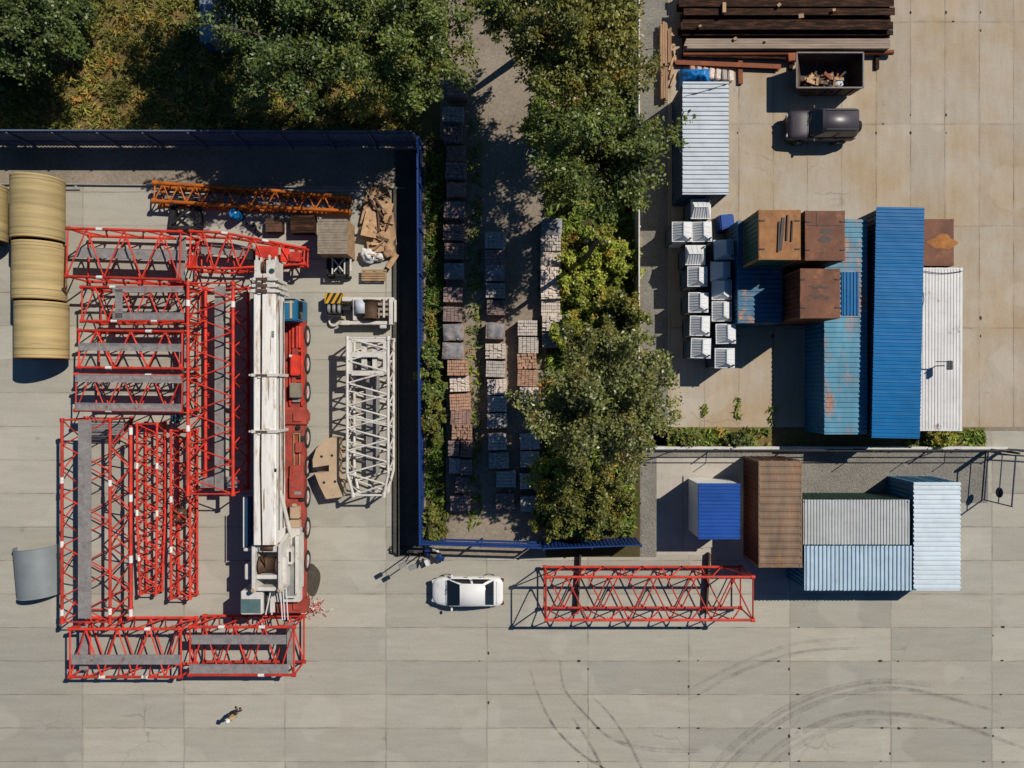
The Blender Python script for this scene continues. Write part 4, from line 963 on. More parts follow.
def car(label, c, rz, st, gh, wx, wr, ty, paint, suv=False, name='parked_car'):
    root = thing(name, label, 'car', (c.x, c.y, 0), rz)
    m = MB(); loft(m, st); m.build('body', paint, root)
    xf, xr, zb, wb, rf, rr, zt, wt = gh
    base = [(xf, wb), (xr, wb*.96), (xr, -wb*.96), (xf, -wb)]; top = [(rf, wt), (rr, wt*.97), (rr, -wt*.97), (rf, -wt)]
    m = MB(); m.prism([(x, y) for x, y in reversed(base)], zb, zt, top=[(x, y) for x, y in reversed(top)])
    m.build('cabin_roof', paint, root, bevel=.055, smooth=True)
    def pane(name, P, inset=.08, off=.012):
        P = [Vector(p) for p in P]; n = (P[1]-P[0]).cross(P[3]-P[0]).normalized(); cc = sum(P, Vector())/4
        if n.dot(cc-Vector((0, 0, .8))) < 0: n = -n
        Q = [p+(cc-p)*inset+n*off for p in P]; m = MB(); m.add(Q+[q-n*off*.8 for q in Q], [(0, 1, 2, 3), (7, 6, 5, 4), (0, 4, 5, 1), (1, 5, 6, 2), (2, 6, 7, 3), (3, 7, 4, 0)]); m.build(name, glass, root)
    B0 = [Vector((x, y, zb)) for x, y in base]; T0 = [Vector((x, y, zt)) for x, y in top]
    B = [p.lerp(q, .03) for p, q in zip(B0, T0)]; T = [p.lerp(q, .93) for p, q in zip(B0, T0)]
    pane('windshield', (B[0], B[3], T[3], T[0])); pane('rear_window', (B[1], B[2], T[2], T[1]), .1)
    for a, b, s in ((0, 1, 1), (3, 2, -1)):
        for t0, t1 in ((.06, .47), (.52, .93)):
            P0 = B[a].lerp(B[b], t0); P1 = B[a].lerp(B[b], t1); Q1 = T[a].lerp(T[b], t1); Q0 = T[a].lerp(T[b], t0)
            pane('side_window', (P0, P1, Q1, Q0), .06)
    xs0, xs1 = st[0][0], st[-1][0]; zf = st[1][3]-.15; wf = st[2][1]
    for s in (-1, 1):
        m = MB(); m.box((st[1][0]-.03, s*wf*.66, zf), (.26, .3, .13), rz=-s*.35); m.build('headlight', lamp_g, root, bevel=.02)
        m = MB(); m.box((st[-2][0]+.0, s*st[-3][1]*.82, st[-2][3]-.16), (.2, .2, .15), rz=s*.3); m.build('tail_light', lamp_r, root, bevel=.02)
        m = MB(); m.box((xf-.28, s*(st[4][1]+.1), zb+.04), (.12, .2, .13)); m.build('mirror', paint if not suv else trim_b, root, bevel=.03)
        m = MB()
        for x in (.15, -.75): m.box((x, s*(st[5][1]-.005), zb-.12), (.16, .03, .03))
        m.build('door_handle', trim_b, root)
        for x in wx: 
            m = MB(); m.lathe((x, s*(ty+.02), wr), [(.02, -.08), (wr*1.16, -.09), (wr*1.16, .06), (.02, .06)], 'y', 24); m.build('wheel_arch', trim_b, root)
            wheel(root, x, s*(ty+.03), wr, .2, rim_m)
    m = MB(); tb = st[4][3]
    for x0, w in ((xf+.05, wb*1.9), (st[2][0]-.02, wf*1.5)): m.box((x0-.02 if x0 > 1.5 else x0, 0, tb-.002 if x0 < 1.5 else st[2][3]), (.014, w*.9, .012))
    for s in (-1, 1):
        for x in (.95*xf, xf*.1-.1, xr*.6): m.box((x, s*(st[5][1]-.004), zb-.28), (.016, .014, .5))
    m.box((xr-.12, 0, st[-3][3]+.004), (.014, wb*1.6, .01)); m.build('panel_gap', trim_b, root)
    m = MB(); m.box((xs0-.05, 0, .42), (.12, wf*1.5, .16)); m.build('front_bumper', trim_b, root, bevel=.03)
    m = MB(); m.box((xs1+.05, 0, .45), (.12, wf*1.5, .16)); m.build('rear_bumper', trim_b if suv else paint, root, bevel=.03)
    m = MB()
    for s in (-1, 1): m.bar((xf+.06, s*.1, zb+.03), (xf-.12, s*.1-.42*1, zb+.13), .025, .02)
    m.build('wiper', trim_b, root)
    if suv:
        m = MB(); m.lathe((xs1-.12, .1, .85), [(.05, .1), (.3, .1), (.34, .05), (.34, -.08), (.3, -.12), (.05, -.12)], 'x', 24); m.build('spare_wheel', tyre_m, root)
        m = MB()
        for s in (-1, 1): m.bar((rf-.1, s*(wt-.1), zt+.03), (rr+.1, s*(wt-.1), zt+.03), .04, .04)
        m.build('roof_rail', trim_b, root)
    return root
sed = [(2.09, .42, .38, .60), (2.02, .60, .26, .68), (1.8, .78, .2, .77), (1.35, .86, .18, .86), (1.0, .87, .18, .92), (0, .875, .18, .94), (-1.0, .875, .18, .96), (-1.5, .865, .2, .97), (-1.85, .82, .25, .95), (-2.03, .70, .35, .86), (-2.07, .6, .42, .78)]
car('white saloon car parked on the concrete left of the lone truss', at(467.5, 592.5, .9), PI, sed, (1.2, -1.58, .93, .82, .32, -.98, 1.43, .64), (1.28, -1.25), .31, .725, car_white)
suvs = [(1.98, .72, .42, .78), (1.94, .78, .32, .88), (1.75, .83, .3, .98), (1.2, .86, .28, 1.03), (.8, .865, .28, 1.05), (0, .87, .28, 1.07), (-1.0, .87, .28, 1.08), (-1.6, .86, .3, 1.08), (-1.88, .84, .34, 1.06), (-1.98, .8, .42, 1.0)]
car('dark aubergine off-road car with spare wheel below the skip', at(823, 124, 1.0), PI, suvs, (.86, -1.93, 1.05, .80, .2, -1.8, 1.66, .66), (1.2, -1.2), .35, .78, car_dark, True)

# ------------------------------------------------------------------ mobile crane
cx0 = 288.5; rootp = at(cx0, 455)
cr = thing('mobile_crane', 'large mobile crane with long white boom, red carrier and blue cab', 'mobile crane', (rootp.x, rootp.y, 0))
def Q(px, py, h): p = at(px, py, h); return Vector((p.x-rootp.x, p.y-rootp.y, h))
def Y(py): return (455-py)*G
m = MB(); m.box((0, (Y(322)+Y(606))/2, .98), (2.66, Y(322)-Y(606), .62)); m.build('chassis', red2, cr, bevel=.03)
m = MB(); m.box((1.25, (Y(326)+Y(405))/2, 1.36), (.12, Y(326)-Y(405), .16)); m.box((.55, (Y(326)+Y(405))/2, 1.36), (.1, Y(326)-Y(405), .16))
for py in (326, 352, 381, 400): m.box((.9, Y(py), 1.36), (.6, .14, .14))
m.build('side_rail', red, cr)
for x in (.72, .95, 1.1):
    m = MB(); m.tube((x, Y(328), 1.42), (x, Y(349), 1.42), .09, 10); m.build('air_tank', red, cr)
m = MB(); m.box((.9, Y(366), 1.5), (.55, 1.2, .38)); m.build('engine_cover', red, cr, bevel=.05)
m = MB()
for y in (355.5, 358, 373.5, 377.5): m.tube((.62, Y(y), 1.45), (1.15, Y(y), 1.45), .07, 8)
m.build('exhaust_pipe', dark_m, cr)
m = MB(); m.box((.9, Y(375), 1.33), (.55, .6, .05)); m.build('engine_block', dark_m, cr)
m = MB(); m.tube((.68, Y(357), 1.3), (.68, Y(357), 1.75), .08, 12); m.build('exhaust', white_p, cr)
m = MB(); m.box((.95, Y(390), 1.55), (.62, .85, .5)); m.build('battery_box', M('grey_olive_box', (.23, .20, .15, 1), .6, .2), cr, bevel=.03)
for yy, lab in ((Y(416), 1), (Y(598), 2)):
    m = MB(); m.box((0, yy, 1.2), (3.0, .85, .5)); m.box((1.42, yy, 1.0), (.2, .5, .6)); m.box((-1.42, yy, 1.0), (.2, .5, .6)); m.box((1.0, yy, 1.5), (.5, .5, .12)); m.build('outrigger_box', red2, cr, bevel=.03)
m = MB()
for a, b in (((.75, Y(432)), (.78, Y(464))), ((1.1, Y(432)), (1.1, Y(464))), ((.75, Y(432)), (1.1, Y(432))), ((.78, Y(464)), (1.1, Y(464)))): m.bar((*a, 1.36), (*b, 1.36), .05, .06)
m.build('ladder_frame', ochre, cr)
m = MB(); m.box((.95, Y(478), 1.4), (.8, 1.9, .2)); m.box((.6, Y(483), 1.52), (.12, 1.2, .06)); m.build('deck_plate', red2, cr, bevel=.02)
m = MB(); m.box((.92, Y(507), 1.6), (.55, .7, .35)); m.box((.92, Y(518), 1.6), (.6, .45, .4)); m.box((.92, Y(500), 1.8), (.3, .2, .1)); m.build('slew_gear', tan, cr, bevel=.04)
for py in (336, 364, 392, 438, 467, 497, 528, 561):
    t = 384+(py-384)*.984
    for s in (-1, 1):
        o = wheel(cr, s*1.22, 0, .66, .42, rim_m)
        # lathe axis is y; turn the wheel across the vehicle
        for ob in (o, *o.children):
            for v in ob.data.vertices:
                x, y, z = v.co; v.co = (s*1.14+(-y), Y(t)+(x-s*1.22), z)
        for v in o.children[0].data.vertices: pass
# carrier cab
m = MB(); cy0, cy1 = Y(303), Y(325)
m.prism([(-1.32, cy1), (1.32, cy1), (1.32, cy0), (-1.32, cy0)], .55, 2.45, top=[(-1.26, cy1+.03), (1.26, cy1+.03), (1.26, cy0-.12), (-1.26, cy0-.12)]); m.build('carrier_cab', blue_cab, cr, bevel=.06)
m = MB(); m.box((.95, (cy0+cy1)/2, 2.48), (.12, 1.0, .05)); m.box((.4, cy0-.25, 2.475), (1.4, .08, .04)); m.build('roof_strip', tan, cr)
m = MB(); m.box((0, cy0-.05, 1.85), (2.2, .06, .8)); m.build('windshield', glass, cr)
for s in (-1, 1):
    m = MB(); m.box((s*1.295, (cy0+cy1)/2, 1.85), (.06, .95, .7)); m.build('side_window', glass, cr)
    m = MB(); m.box((s*1.42, cy0-.05, 1.9), (.14, .08, .4)); m.build('mirror', dark_m, cr)
    m = MB(); m.box((s*.9, cy0+.02, .85), (.35, .06, .2)); m.build('headlight', lamp_g, cr)
# boom
b0, b1 = Q(0, 545, 4.0).y, Q(0, 290, 4.0).y
m = MB()
def boomseg(y0, y1, w, zt, zb0, zb1):
    V = []
    for y, zb in ((y0, zb0), (y1, zb1)):
        for x, z in ((-w/2, zt-.06), (-w/2+.06, zt), (w/2-.06, zt), (w/2, zt-.06), (w/2, zb+.35), (w/2-.3, zb), (-w/2+.3, zb), (-w/2, zb+.35)): V.append((x, y, z))
    m.add(V, [tuple(range(7, -1, -1)), tuple(range(8, 16))]+[(i, (i+1) % 8, 8+(i+1) % 8, 8+i) for i in range(8)])
boomseg(b0, b1, 1.22, 4.0, 2.05, 2.25); m.build('boom', boomw, cr)
m = MB()
for i, (w, yy) in enumerate(((1.12, .22), (1.04, .5), (.96, .8))): boomseg(b1-.3, b1+yy+.12, w, 3.94-.04*i, 2.3+.05*i, 2.3+.05*i)
m.build('inner_boom', white_p, cr)
for i, (py, w, dz) in enumerate(((291, 1.42, .08), (285.5, 1.3, .04), (279, 1.22, .0), (375, 1.36, .05), (431.5, 1.36, .05))):
    y = Q(0, py, 4.05).y; m = MB()
    m.box((0, y, 4.0+dz/2), (w, .16, .14)); 
    for s in (-1, 1): m.box((s*(w/2-.02), y, 3.1), (.12, .16, 1.8)); m.box((s*(w/2+.05), y, 3.95), (.22, .1, .12))
    m.box((s*.2, y+.13, 4.02), (.18, .1, .12)); m.box((-.25, y-.12, 4.02), (.18, .1, .12)); cb = m.build('boom_collar', white_p, cr)
    m = MB(); m.box((-.12, y-.01, 4.08+dz/2), (.62, .1 if i > 2 else .17, .03)); m.build('wear_pad', brown_m, cb)
yh = Q(0, 270, 4.0).y
m = MB(); m.box((.32, yh, 3.3), (.5, 1.1, 1.3)); m.box((-.42, yh+.1, 3.4), (.3, .9, 1.1)); m.box((0, yh-.35, 3.4), (1.15, .3, 1.2))
for x, l in ((-.55, .5), (.15, .55), (.5, .4), (-.3, .3)): m.box((x, yh+.6, 3.6), (.08, l, .25))
m.build('boom_head', white_p, cr, bevel=.02)
for x in (-.2, -.05, .1):
    m = MB(); m.lathe((x, yh+.15, 3.45), [(.03, -.05), (.42, -.05), (.37, 0), (.42, .05), (.03, .05)], 'x', 22); m.build('sheave', brown_m, cr)
m = MB(); m.tube((.4, yh-.05, 3.95), (.4, yh-.05, 4.02), .14, 14); m.build('head_pin', M('dark_teal_paint', (.02, .06, .06, 1), .5, .1), cr)
m = MB(); m.path([Vector((-.08, yh+.2, 3.9)), Vector((-.1, b1, 4.09)), Vector((-.14, Q(0, 400, 4).y, 4.07)), Vector((-.18, Q(0, 470, 4).y, 4.04)), Vector((-.1, b0-.1, 4.06)), Vector((-.1, Q(0, 566, 3.4).y, 3.6))], .036, 6); m.build('hoist_rope', steel_b, cr)
m = MB(); m.tube((.62, Q(0, 490, 3).y, 3.3), (.88, Q(0, 535, 2.4).y, 2.3), .11, 10); m.tube((-.6, Q(0, 490, 3).y, 3.0), (-.85, Q(0, 535, 2.4).y, 2.2), .11, 10); m.build('boom_cylinder', white_p, cr)
for x, z in ((.64, 3.5), (.66, 2.9)):
    m = MB(); m.path([Vector((x+random.uniform(-.01, .01), Q(0, 300+23*i, 3.5).y, z+random.uniform(-.05, .05))) for i in range(11)], .022, 5); m.build('side_hose', cable_mat, cr)
for py in (312, 334, 352, 396, 412, 452, 470, 508):
    m = MB(); m.box((random.choice((-.5, .48, .62)), Q(0, py, 4).y, 4.02 if py % 4 else 3.6), (random.uniform(.08, .16), random.uniform(.15, .35), .08)); m.build('boom_bracket', [white_p, grey_m, dark_m][py % 3], cr)
for py, w in ((322, .5), (345, .35), (388, .4), (462, .55), (500, .4)):
    m = MB(); blob(m, (random.uniform(-.3, .35), Q(0, py, 4).y), random.uniform(.02, .05), w*1.6, 4.004+py*1e-5, 14); m.build('rust_streak', M('boom_rust', (.33, .20, .11, 1), .8, .35, 4), cr)
for x in (.5, .62, 1.02, 1.16, .85):
    y0 = Y(random.uniform(330, 352)); m = MB(); m.path([Vector((x+.05*math.sin(i*1.4+x), y0-i*.55, 1.34+.05*(i % 2))) for i in range(random.randint(5, 9))], .028, 5); m.build('chassis_hose', cable_mat, cr)
for py in (353, 361, 380, 399, 426, 445, 470, 489, 512, 531):
    m = MB(); m.box((random.uniform(.75, 1.12), Y(py), 1.38), (random.uniform(.2, .45), random.uniform(.2, .6), random.uniform(.14, .4))); m.build('deck_box', [red2, dark_m, brown_m, red2, grey_m][py % 5], cr, bevel=.02)
# turret
ty0, ty1 = Q(0, 590, 3.2).y, Q(0, 545, 3.2).y
m = MB()
for s in (-1, 1): m.prism([(s*.72-.09, ty0), (s*.72+.09, ty0), (s*.72+.09, ty1+.7), (s*.72-.09, ty1+.7)], 1.4, 3.7, top=[(s*.72-.09, ty0), (s*.72+.09, ty0), (s*.72+.09, ty1+.1), (s*.72-.09, ty1+.1)])
m.box((0, ty1-.12, 3.35), (1.25, .4, .3)); m.box((0, (ty0+ty1)/2-.45, 3.3), (1.25, .22, .4)); m.box((0, ty0+.1, 3.1), (1.25, .2, .6)); m.box((.86, (ty0+ty1)/2-.2, 3.3), (.3, 1.6, .25)); m.box((-.86, (ty0+ty1)/2, 3.2), (.16, 1.7, .35))
m.box((0, (ty0+ty1)/2-.2, 1.75), (2.6, 4.2, .5)); m.build('turret_frame', white_p, cr, bevel=.025)
m = MB(); m.lathe((0, (ty0+ty1)/2+.15, 3.15), [(.05, -.5), (.52, -.5), (.52, -.44), (.4, -.43), (.4, .43), (.52, .44), (.52, .5), (.05, .5)], 'x', 26); m.build('winch_drum', brown_m, cr)
m = MB(); m.lathe((0, ty1-.05, 3.5), [(.03, -.3), (.2, -.3), (.2, .3), (.03, .3)], 'x', 16); m.build('rope_guide', brown_m, cr)
for s, py in ((-1, 589), (1, 589)):
    m = MB(); m.lathe((s*.72, ty0+.12, 3.72), [(.02, 0), (.13, 0), (.13, .04), (.05, .05)], 'z', 14); m.build('pivot_pin', tan, cr)
m = MB(); m.box((-1.28, Q(0, 571, 2.9).y, 2.85), (.28, .85, .5)); m.box((-1.25, Q(0, 549, 2.9).y, 3.0), (.5, .16, .2)); m.box((-1.1, Q(0, 560, 2.9).y, 2.6), (.3, 1.6, .2)); m.build('hydraulic_tank', white_p, cr, bevel=.04)
# right deck
d0, d1 = Q(0, 599, 2.3), Q(0, 541, 2.3)
m = MB(); m.box((.80, (d0.y+d1.y)/2-.1, 2.2), (.72, d1.y-d0.y-.3, .12)); m.build('machine_deck', grey_m, cr)
m = MB(); m.prism([(1.17, d0.y+.3), (1.36, d0.y+.5), (1.36, d1.y+.3), (1.17, d1.y+.3)], 1.45, 2.42); m.box((.82, d0.y+.12, 1.9), (.7, .1, .9)); m.build('deck_wall', white_p, cr)
m = MB(); m.box((.8, Q(0, 556, 2.6).y, 2.5), (.6, .9, .5)); m.box((.62, Q(0, 575, 2.8).y, 2.7), (.35, .5, .5)); m.build('pump_unit', white_p, cr, bevel=.04)
m = MB(); m.tube((.65, Q(0, 573, 3).y, 2.95), (.65, Q(0, 573, 3).y-.02, 3.1), .16, 12); m.build('filter', dark_m, cr)
m = MB(); m.tube((.98, Q(0, 552, 2.8).y, 2.7), (.98, Q(0, 562, 2.8).y, 2.7), .08, 8); m.build('filter', dark_m, cr)
for x in (.42, .56, .74):
    m = MB(); m.tube((x, Q(0, 588, 2.9).y, 2.7), (x, Q(0, 620, 2.4).y, 2.35), .035, 8); m.build('hydraulic_line', plast_w, cr)
# operator cab
c0 = Q(240, 591, 3.1); c1 = Q(263, 616, 3.1)
m = MB(); xa, xb, ya, yb = c0.x, c1.x, c1.y, c0.y
m.prism([(xa, ya), (xb, ya), (xb, yb), (xa, yb)], 1.3, 3.1, top=[(xa+.04, ya+.08), (xb-.04, ya+.08), (xb-.04, yb), (xa+.04, yb)]); m.build('operator_cab', white_p, cr, bevel=.04)
m = MB(); m.box(((xa+xb)/2-.02, ya+.55, 3.105), (xb-xa-.22, .78, .02)); m.build('roof_window', glass_green, cr)
m = MB(); m.box(((xa+xb)/2, ya+.02, 2.3), (xb-xa-.2, .06, 1.1)); m.build('front_window', glass, cr)
m = MB(); m.box((xa+.02, (ya+yb)/2, 2.4), (.06, yb-ya-.3, .9)); m.box((xb-.01, (ya+yb)/2, 2.4), (.06, yb-ya-.3, .9)); m.build('side_window', glass, cr)
m = MB(); m.box((xb+.25, (ya+yb)/2+.05, 2.45), (.35, yb-ya+.1, .1)); m.bar((xb+.08, ya, 2.9), (xb+.4, yb+.1, 2.9), .06, .06); m.bar((xb+.42, ya, 2.9), (xb+.45, yb+.2, 2.9), .06, .06); m.build('walkway', white_p, cr)
m = MB(); m.box((-1.25, Q(0, 522, 3).y, 2.75), (.4, 2.7, .6)); m.build('side_locker', navy_and_shade, cr, bevel=.03)
m = MB(); m.box((-1.47, Q(0, 522, 3).y, 3.1), (.05, 2.8, .05)); m.build('handrail', plast_w, cr)
# pile of hose and marker tape behind the crane
pile = thing('tape_pile', 'heap of red and white marker tape behind the crane', 'tape heap', at(315, 606))
for k, mat in ((0, white_p), (1, M('tape_red', (.42, .10, .08, 1), .6, .2)), (2, M('tape_pink', (.5, .28, .24, 1), .6, .2))):
    m = MB()
    for i in range(60):
        r = abs(random.gauss(0, .36)); a = random.uniform(0, 2*PI); p = Vector((r*math.cos(a), r*math.sin(a)*.85, .04+max(0, .28-r*.35)*random.random()))
        m.bar(p, p+Vector((random.uniform(-.22, .22), random.uniform(-.22, .22), random.uniform(-.04, .08))), .06, .012)
    m.build('tape', mat, pile)
m = MB(); 
for k in range(3):
    P = [at(282+k*1.5+i*2.6, 617+math.sin(i*.9+k)*3+k-.5*i, .04+.03*k) for i in range(12)]; m.path(P, .025, 5)
tag(m.build('hydraulic_hose', cable_mat), 'black hoses trailing from the crane rear to the tape heap', 'hose')

# ------------------------------------------------------------------ brick pallets
LW, WW = 1.16, .92
def brick_mesh(seed, fill=1.0):
    r = random.Random(seed); m = MB(); m.box((0, 0, .48), (LW-.06, WW-.06, .68))
    nx, ny = (5, 9) if seed % 2 else (9, 5)
    for i in range(nx):
        for j in range(ny):
            if r.random() > fill: continue
            m.box((-LW/2+LW*(i+.5)/nx, -WW/2+WW*(j+.5)/ny, .84+r.uniform(-.03, .05)*(1.6 if fill < 1 else 1)), (LW/nx*.9, WW/ny*.86, .14), rz=r.uniform(-.05, .05))
    for k in range(5):
        for i in range(nx):
            for s in (-1, 1): m.box((-LW/2+LW*(i+.5)/nx, s*(WW/2-.05), .2+.13*k), (LW/nx*.92, .1, .11))
    return m
pal_me = MB()
for y in (-.4, 0, .4): pal_me.box((0, y, .05), (1.2, .1, .09))
for i in range(6): pal_me.box((-.52+.208*i, 0, .115), (.15, 1.0, .03))
protos = []
for s in range(8):
    bm_ = brick_mesh(s, 1.0 if s < 4 else .8); protos.append(bm_)
film_me = MB(); film_me.v = []; 
def film_mesh():
    m = MB(); n = 8; V = []
    for i in range(n+1):
        for j in range(n+1):
            x = -LW/2-.02+(LW+.04)*i/n; y = -WW/2-.02+(WW+.04)*j/n; V.append((x, y, .99+random.uniform(-.03, .06)-(.12 if i in (0, n) or j in (0, n) else 0)))
    F = [(i*(n+1)+j, (i+1)*(n+1)+j, (i+1)*(n+1)+j+1, i*(n+1)+j+1) for i in range(n) for j in range(n)]
    m.add(V, F, 0, True); return m
meshes = {}
def part_from(mb, key, name, mat, root):
    if (key, mat.name) not in meshes: meshes[(key, mat.name)] = mb.build(name, mat, root).data; return
    o = bpy.data.objects.new(name, meshes[(key, mat.name)]); C.objects.link(o); o.parent = root
films = [film_mesh() for _ in range(3)]
cn = ['reddish', 'orange', 'grey', 'pale', 'brown']
ordn = ['first', 'second', 'third', 'fourth', 'fifth', 'sixth', 'seventh', 'eighth', 'ninth', 'tenth', 'eleventh', 'twelfth', 'thirteenth', 'fourteenth', 'fifteenth', 'sixteenth', 'seventeenth', 'eighteenth', 'nineteenth', 'twentieth', 'twenty-first', 'twenty-second', 'twenty-third', 'twenty-fourth', 'twenty-fifth', 'twenty-sixth', 'twenty-seventh', 'twenty-eighth', 'twenty-ninth', 'thirtieth']
rows = [('row beside the blue fence', [(457, 87, 0), (453, 114, 2), (453, 134, 4), (456, 152, 0), (455.5, 170, 4), (456, 188, 0), (454, 209.5, 4), (453, 232, 0), (454, 251, 0), (454, 271, 'f2'), (452.5, 294, 4), (452.5, 314, 4), (453, 332, 'f0'), (452.5, 351, 'f0'), (457.5, 368, 1), (459, 384, 3), (460, 402, 1), (460.5, 417.5, 0), (462, 432, 1), (453.5, 448.5, 'n4'), (466, 449, 'n0'), (454.5, 466.5, 'n2'), (466, 467.5, 'n4'), (461, 485, 'n4'), (460, 504, 4)]),
        ('middle row of the lane', [(495, 240, 2), (495, 257, 4), (495, 273, 'f0'), (495.5, 290, 2), (496, 307, 4), (495, 331, 'f0'), (495.5, 351, 3), (495.5, 369, 2), (497, 387, 3), (497, 404, 3), (497, 421, 2), (497, 442, 2), (499, 461, 2), (506, 480, 2), (505, 502, 4)]),
        ('row nearest the big bushes', [(527.5, 328, 2), (528.5, 345, 3), (527, 361, 1), (527, 378, 1), (529, 395, 3), (530, 442, 2), (530, 460, 2), (529.5, 482, 3), (530, 505, 3)]),
        ('short row half under the trees', [(552, 226, 'f2'), (551, 242, 2), (551, 259, 3), (551, 275, 3), (550.5, 291, 3), (551, 307, 3), (552, 323, 3), (552, 339, 2)])]
k = 0
for rn, lst in rows:
    for i, (px, py, code) in enumerate(lst):
        narrow = isinstance(code, str) and code[0] == 'n'; filmed = isinstance(code, str) and code[0] == 'f'
        ci = code if isinstance(code, int) else int(code[1])
        p = at(px, py, .95); p.z = 0
        lab = '%s brick pallet, %s from the top in the %s' % ('film wrapped' if filmed else cn[ci], ordn[i], rn)
        root = thing('brick_pallet', lab, 'brick pallet', p, random.uniform(-.05, .05), 'brick pallets stored along the lane')
        part_from(protos[(k*3) % 8], (k*3) % 8, 'bricks', brickm[ci], root); part_from(pal_me, 'pal', 'pallet_base', wood_t, root)
        if filmed: part_from(films[k % 3], 'film%d' % (k % 3), 'plastic_film', film, root)
        root.scale = (.56 if narrow else random.uniform(.94, 1.05), random.uniform(.94, 1.06), random.uniform(.72, 1.15))
        k += 1

# ------------------------------------------------------------------ vegetation
def cards(name, P, size, mat, parent=None, up=.55, elong=1.7, dirs=None):
    n = len(P); P = np.asarray(P, float)
    nr = RNG.normal(size=(n, 3)); nr /= np.linalg.norm(nr, axis=1)[:, None]; nr[:, 2] = np.abs(nr[:, 2]); nr += np.array([.12, .08, up]); nr /= np.linalg.norm(nr, axis=1)[:, None]
    if dirs is None: dirs = RNG.normal(size=(n, 3))
    t = dirs-(dirs*nr).sum(1)[:, None]*nr; t /= (np.linalg.norm(t, axis=1)[:, None]+1e-6); b = np.cross(nr, t)
    sz = size*RNG.uniform(.45, 1.6, n)[:, None]
    V = np.empty((n, 4, 3)); V[:, 0] = P-t*sz*elong*.5; V[:, 1] = P-b*sz*.5+nr*sz*.12; V[:, 2] = P+t*sz*elong*.5; V[:, 3] = P+b*sz*.5+nr*sz*.12
    me = bpy.data.meshes.new(name); me.vertices.add(4*n); me.vertices.foreach_set('co', V.ravel())
    me.loops.add(4*n); me.loops.foreach_set('vertex_index', np.arange(4*n, dtype=np.int32))
    me.polygons.add(n); me.polygons.foreach_set('loop_start', np.arange(0, 4*n, 4, dtype=np.int32)); me.polygons.foreach_set('loop_total', np.full(n, 4, np.int32))
    me.update(calc_edges=True); me.validate(); me.materials.append(mat)
    o = bpy.data.objects.new(name, me); C.objects.link(o)
    if parent is not None: o.parent = parent
    return o
def tree(name, label, px, py, hc, rx, ry, rz, mat, nb=34, nl=17000, leaf=.098, cat='tree', seed=0, group=None, droop=.15):
    r = np.random.default_rng(seed); c = at(px, py, hc); H0 = max(.5, hc-rz*.95)
    root = thing(name, label, cat, (c.x, c.y, 0), 0, group)
    fork = np.array([0, 0, max(.4, hc-rz*.7)])
    m = MB()
    if name != 'shrub':
        m.tube((0, 0, -.05), (.06, .04, fork[2]*.6), .24, 9, r2=.19); m.tube((.06, .04, fork[2]*.6), fork, .19, 9, r2=.14); m.build('trunk', bark, root)
    limbs = MB(); P = []; D = []
    per = nl//nb
    for i in range(nb):
        az = 2*PI*(i*.618+r.uniform(-.06, .06)); el = math.asin(r.uniform(-.35, 1))
        k = r.uniform(.6, 1.14)
        tip = np.array([math.cos(az)*math.cos(el)*rx*k, math.sin(az)*math.cos(el)*ry*k, hc+math.sin(el)*rz*k])
        if tip[2] < .4: tip[2] = .4
        mid = fork+(tip-fork)*.5+r.normal(size=3)*.25+np.array([0, 0, .25*rz])
        limbs.tube(fork, mid, .09 if name != 'shrub' else .04, 6, r2=.05 if name != 'shrub' else .025, caps=False); limbs.tube(mid, tip, .05 if name != 'shrub' else .025, 5, r2=.012, caps=False)
        ns = 9; pc = per//ns
        for s in range(ns):
            t = r.uniform(.38, 1.0)
            bp = (1-t)**2*fork+2*t*(1-t)*mid+t*t*tip
            d = (tip-fork)/np.linalg.norm(tip-fork)+r.normal(size=3)*.55; d[2] -= droop; d /= np.linalg.norm(d)
            L = r.uniform(.5, 1.25)*min(rx, ry)*.34
            u = r.uniform(0, 1, pc)[:, None]
            q = bp+d*L*u+r.normal(size=(pc, 3))*(.05+.055*min(rx, 4))*(1.1-.6*u)
            q[:, 2] -= droop*.6*(u[:, 0]**2)*L
            P.append(q); D.append(np.tile(d, (pc, 1))+r.normal(size=(pc, 3))*.7)
            if s < 5: limbs.tube(bp, bp+d*L*.8, .016, 4, r2=.006, caps=False)
    limbs.build('limb' if name != 'shrub' else 'stems', bark, root)
    P = np.concatenate(P); D = np.concatenate(D); P[:, 2] = np.maximum(P[:, 2], .06)
    cards('crown' if name != 'shrub' else 'foliage', P, leaf, mat, root, dirs=D)
    return root
TREES = [('broad green tree left of the lane at the top, with its crown over the fence', 290, 30, 7.0, 3.5, 3.6, 3.4, lf_deep, 1),
         ('rounded green tree at the top beside the lane, above the blue fence corner', 397, 43, 6.8, 3.6, 3.4, 3.4, lf_green, 2),
         ('olive tinted tree at the top edge right of the lane', 582, 44, 7.6, 3.5, 3.4, 2.5, lf_olive, 3),
         ('feathery green tree left of the pale site cabin', 600, 154, 7.8, 3.4, 2.65, 2.3, lf_green, 4),
         ('silvery leaved tree right of the lane, above the blue solid fence panel', 600, 401, 7.0, 3.35, 3.6, 2.5, lf_silver, 5),
         ('green tree in the upper left corner of the meadow', 18, 26, 4.5, 2.9, 2.8, 2.0, lf_deep, 6),
         ('green tree mostly beyond the top edge, left of the lane', 236, -74, 8.0, 3.6, 3.3, 2.5, lf_deep, 8),
         ('small green tree peeking in at the top edge between lane and olive tree', 520, -2, 6.4, 2.3, 2.4, 1.9, lf_green, 7)]
for lab, px, py, hc, rx, ry, rz, mat, sd in TREES:
    tree('tree', lab, px, py, hc, rx, ry, rz, mat, nb=30+int(rx*2), nl=int(2200*rx*ry), seed=sd, droop=.35)
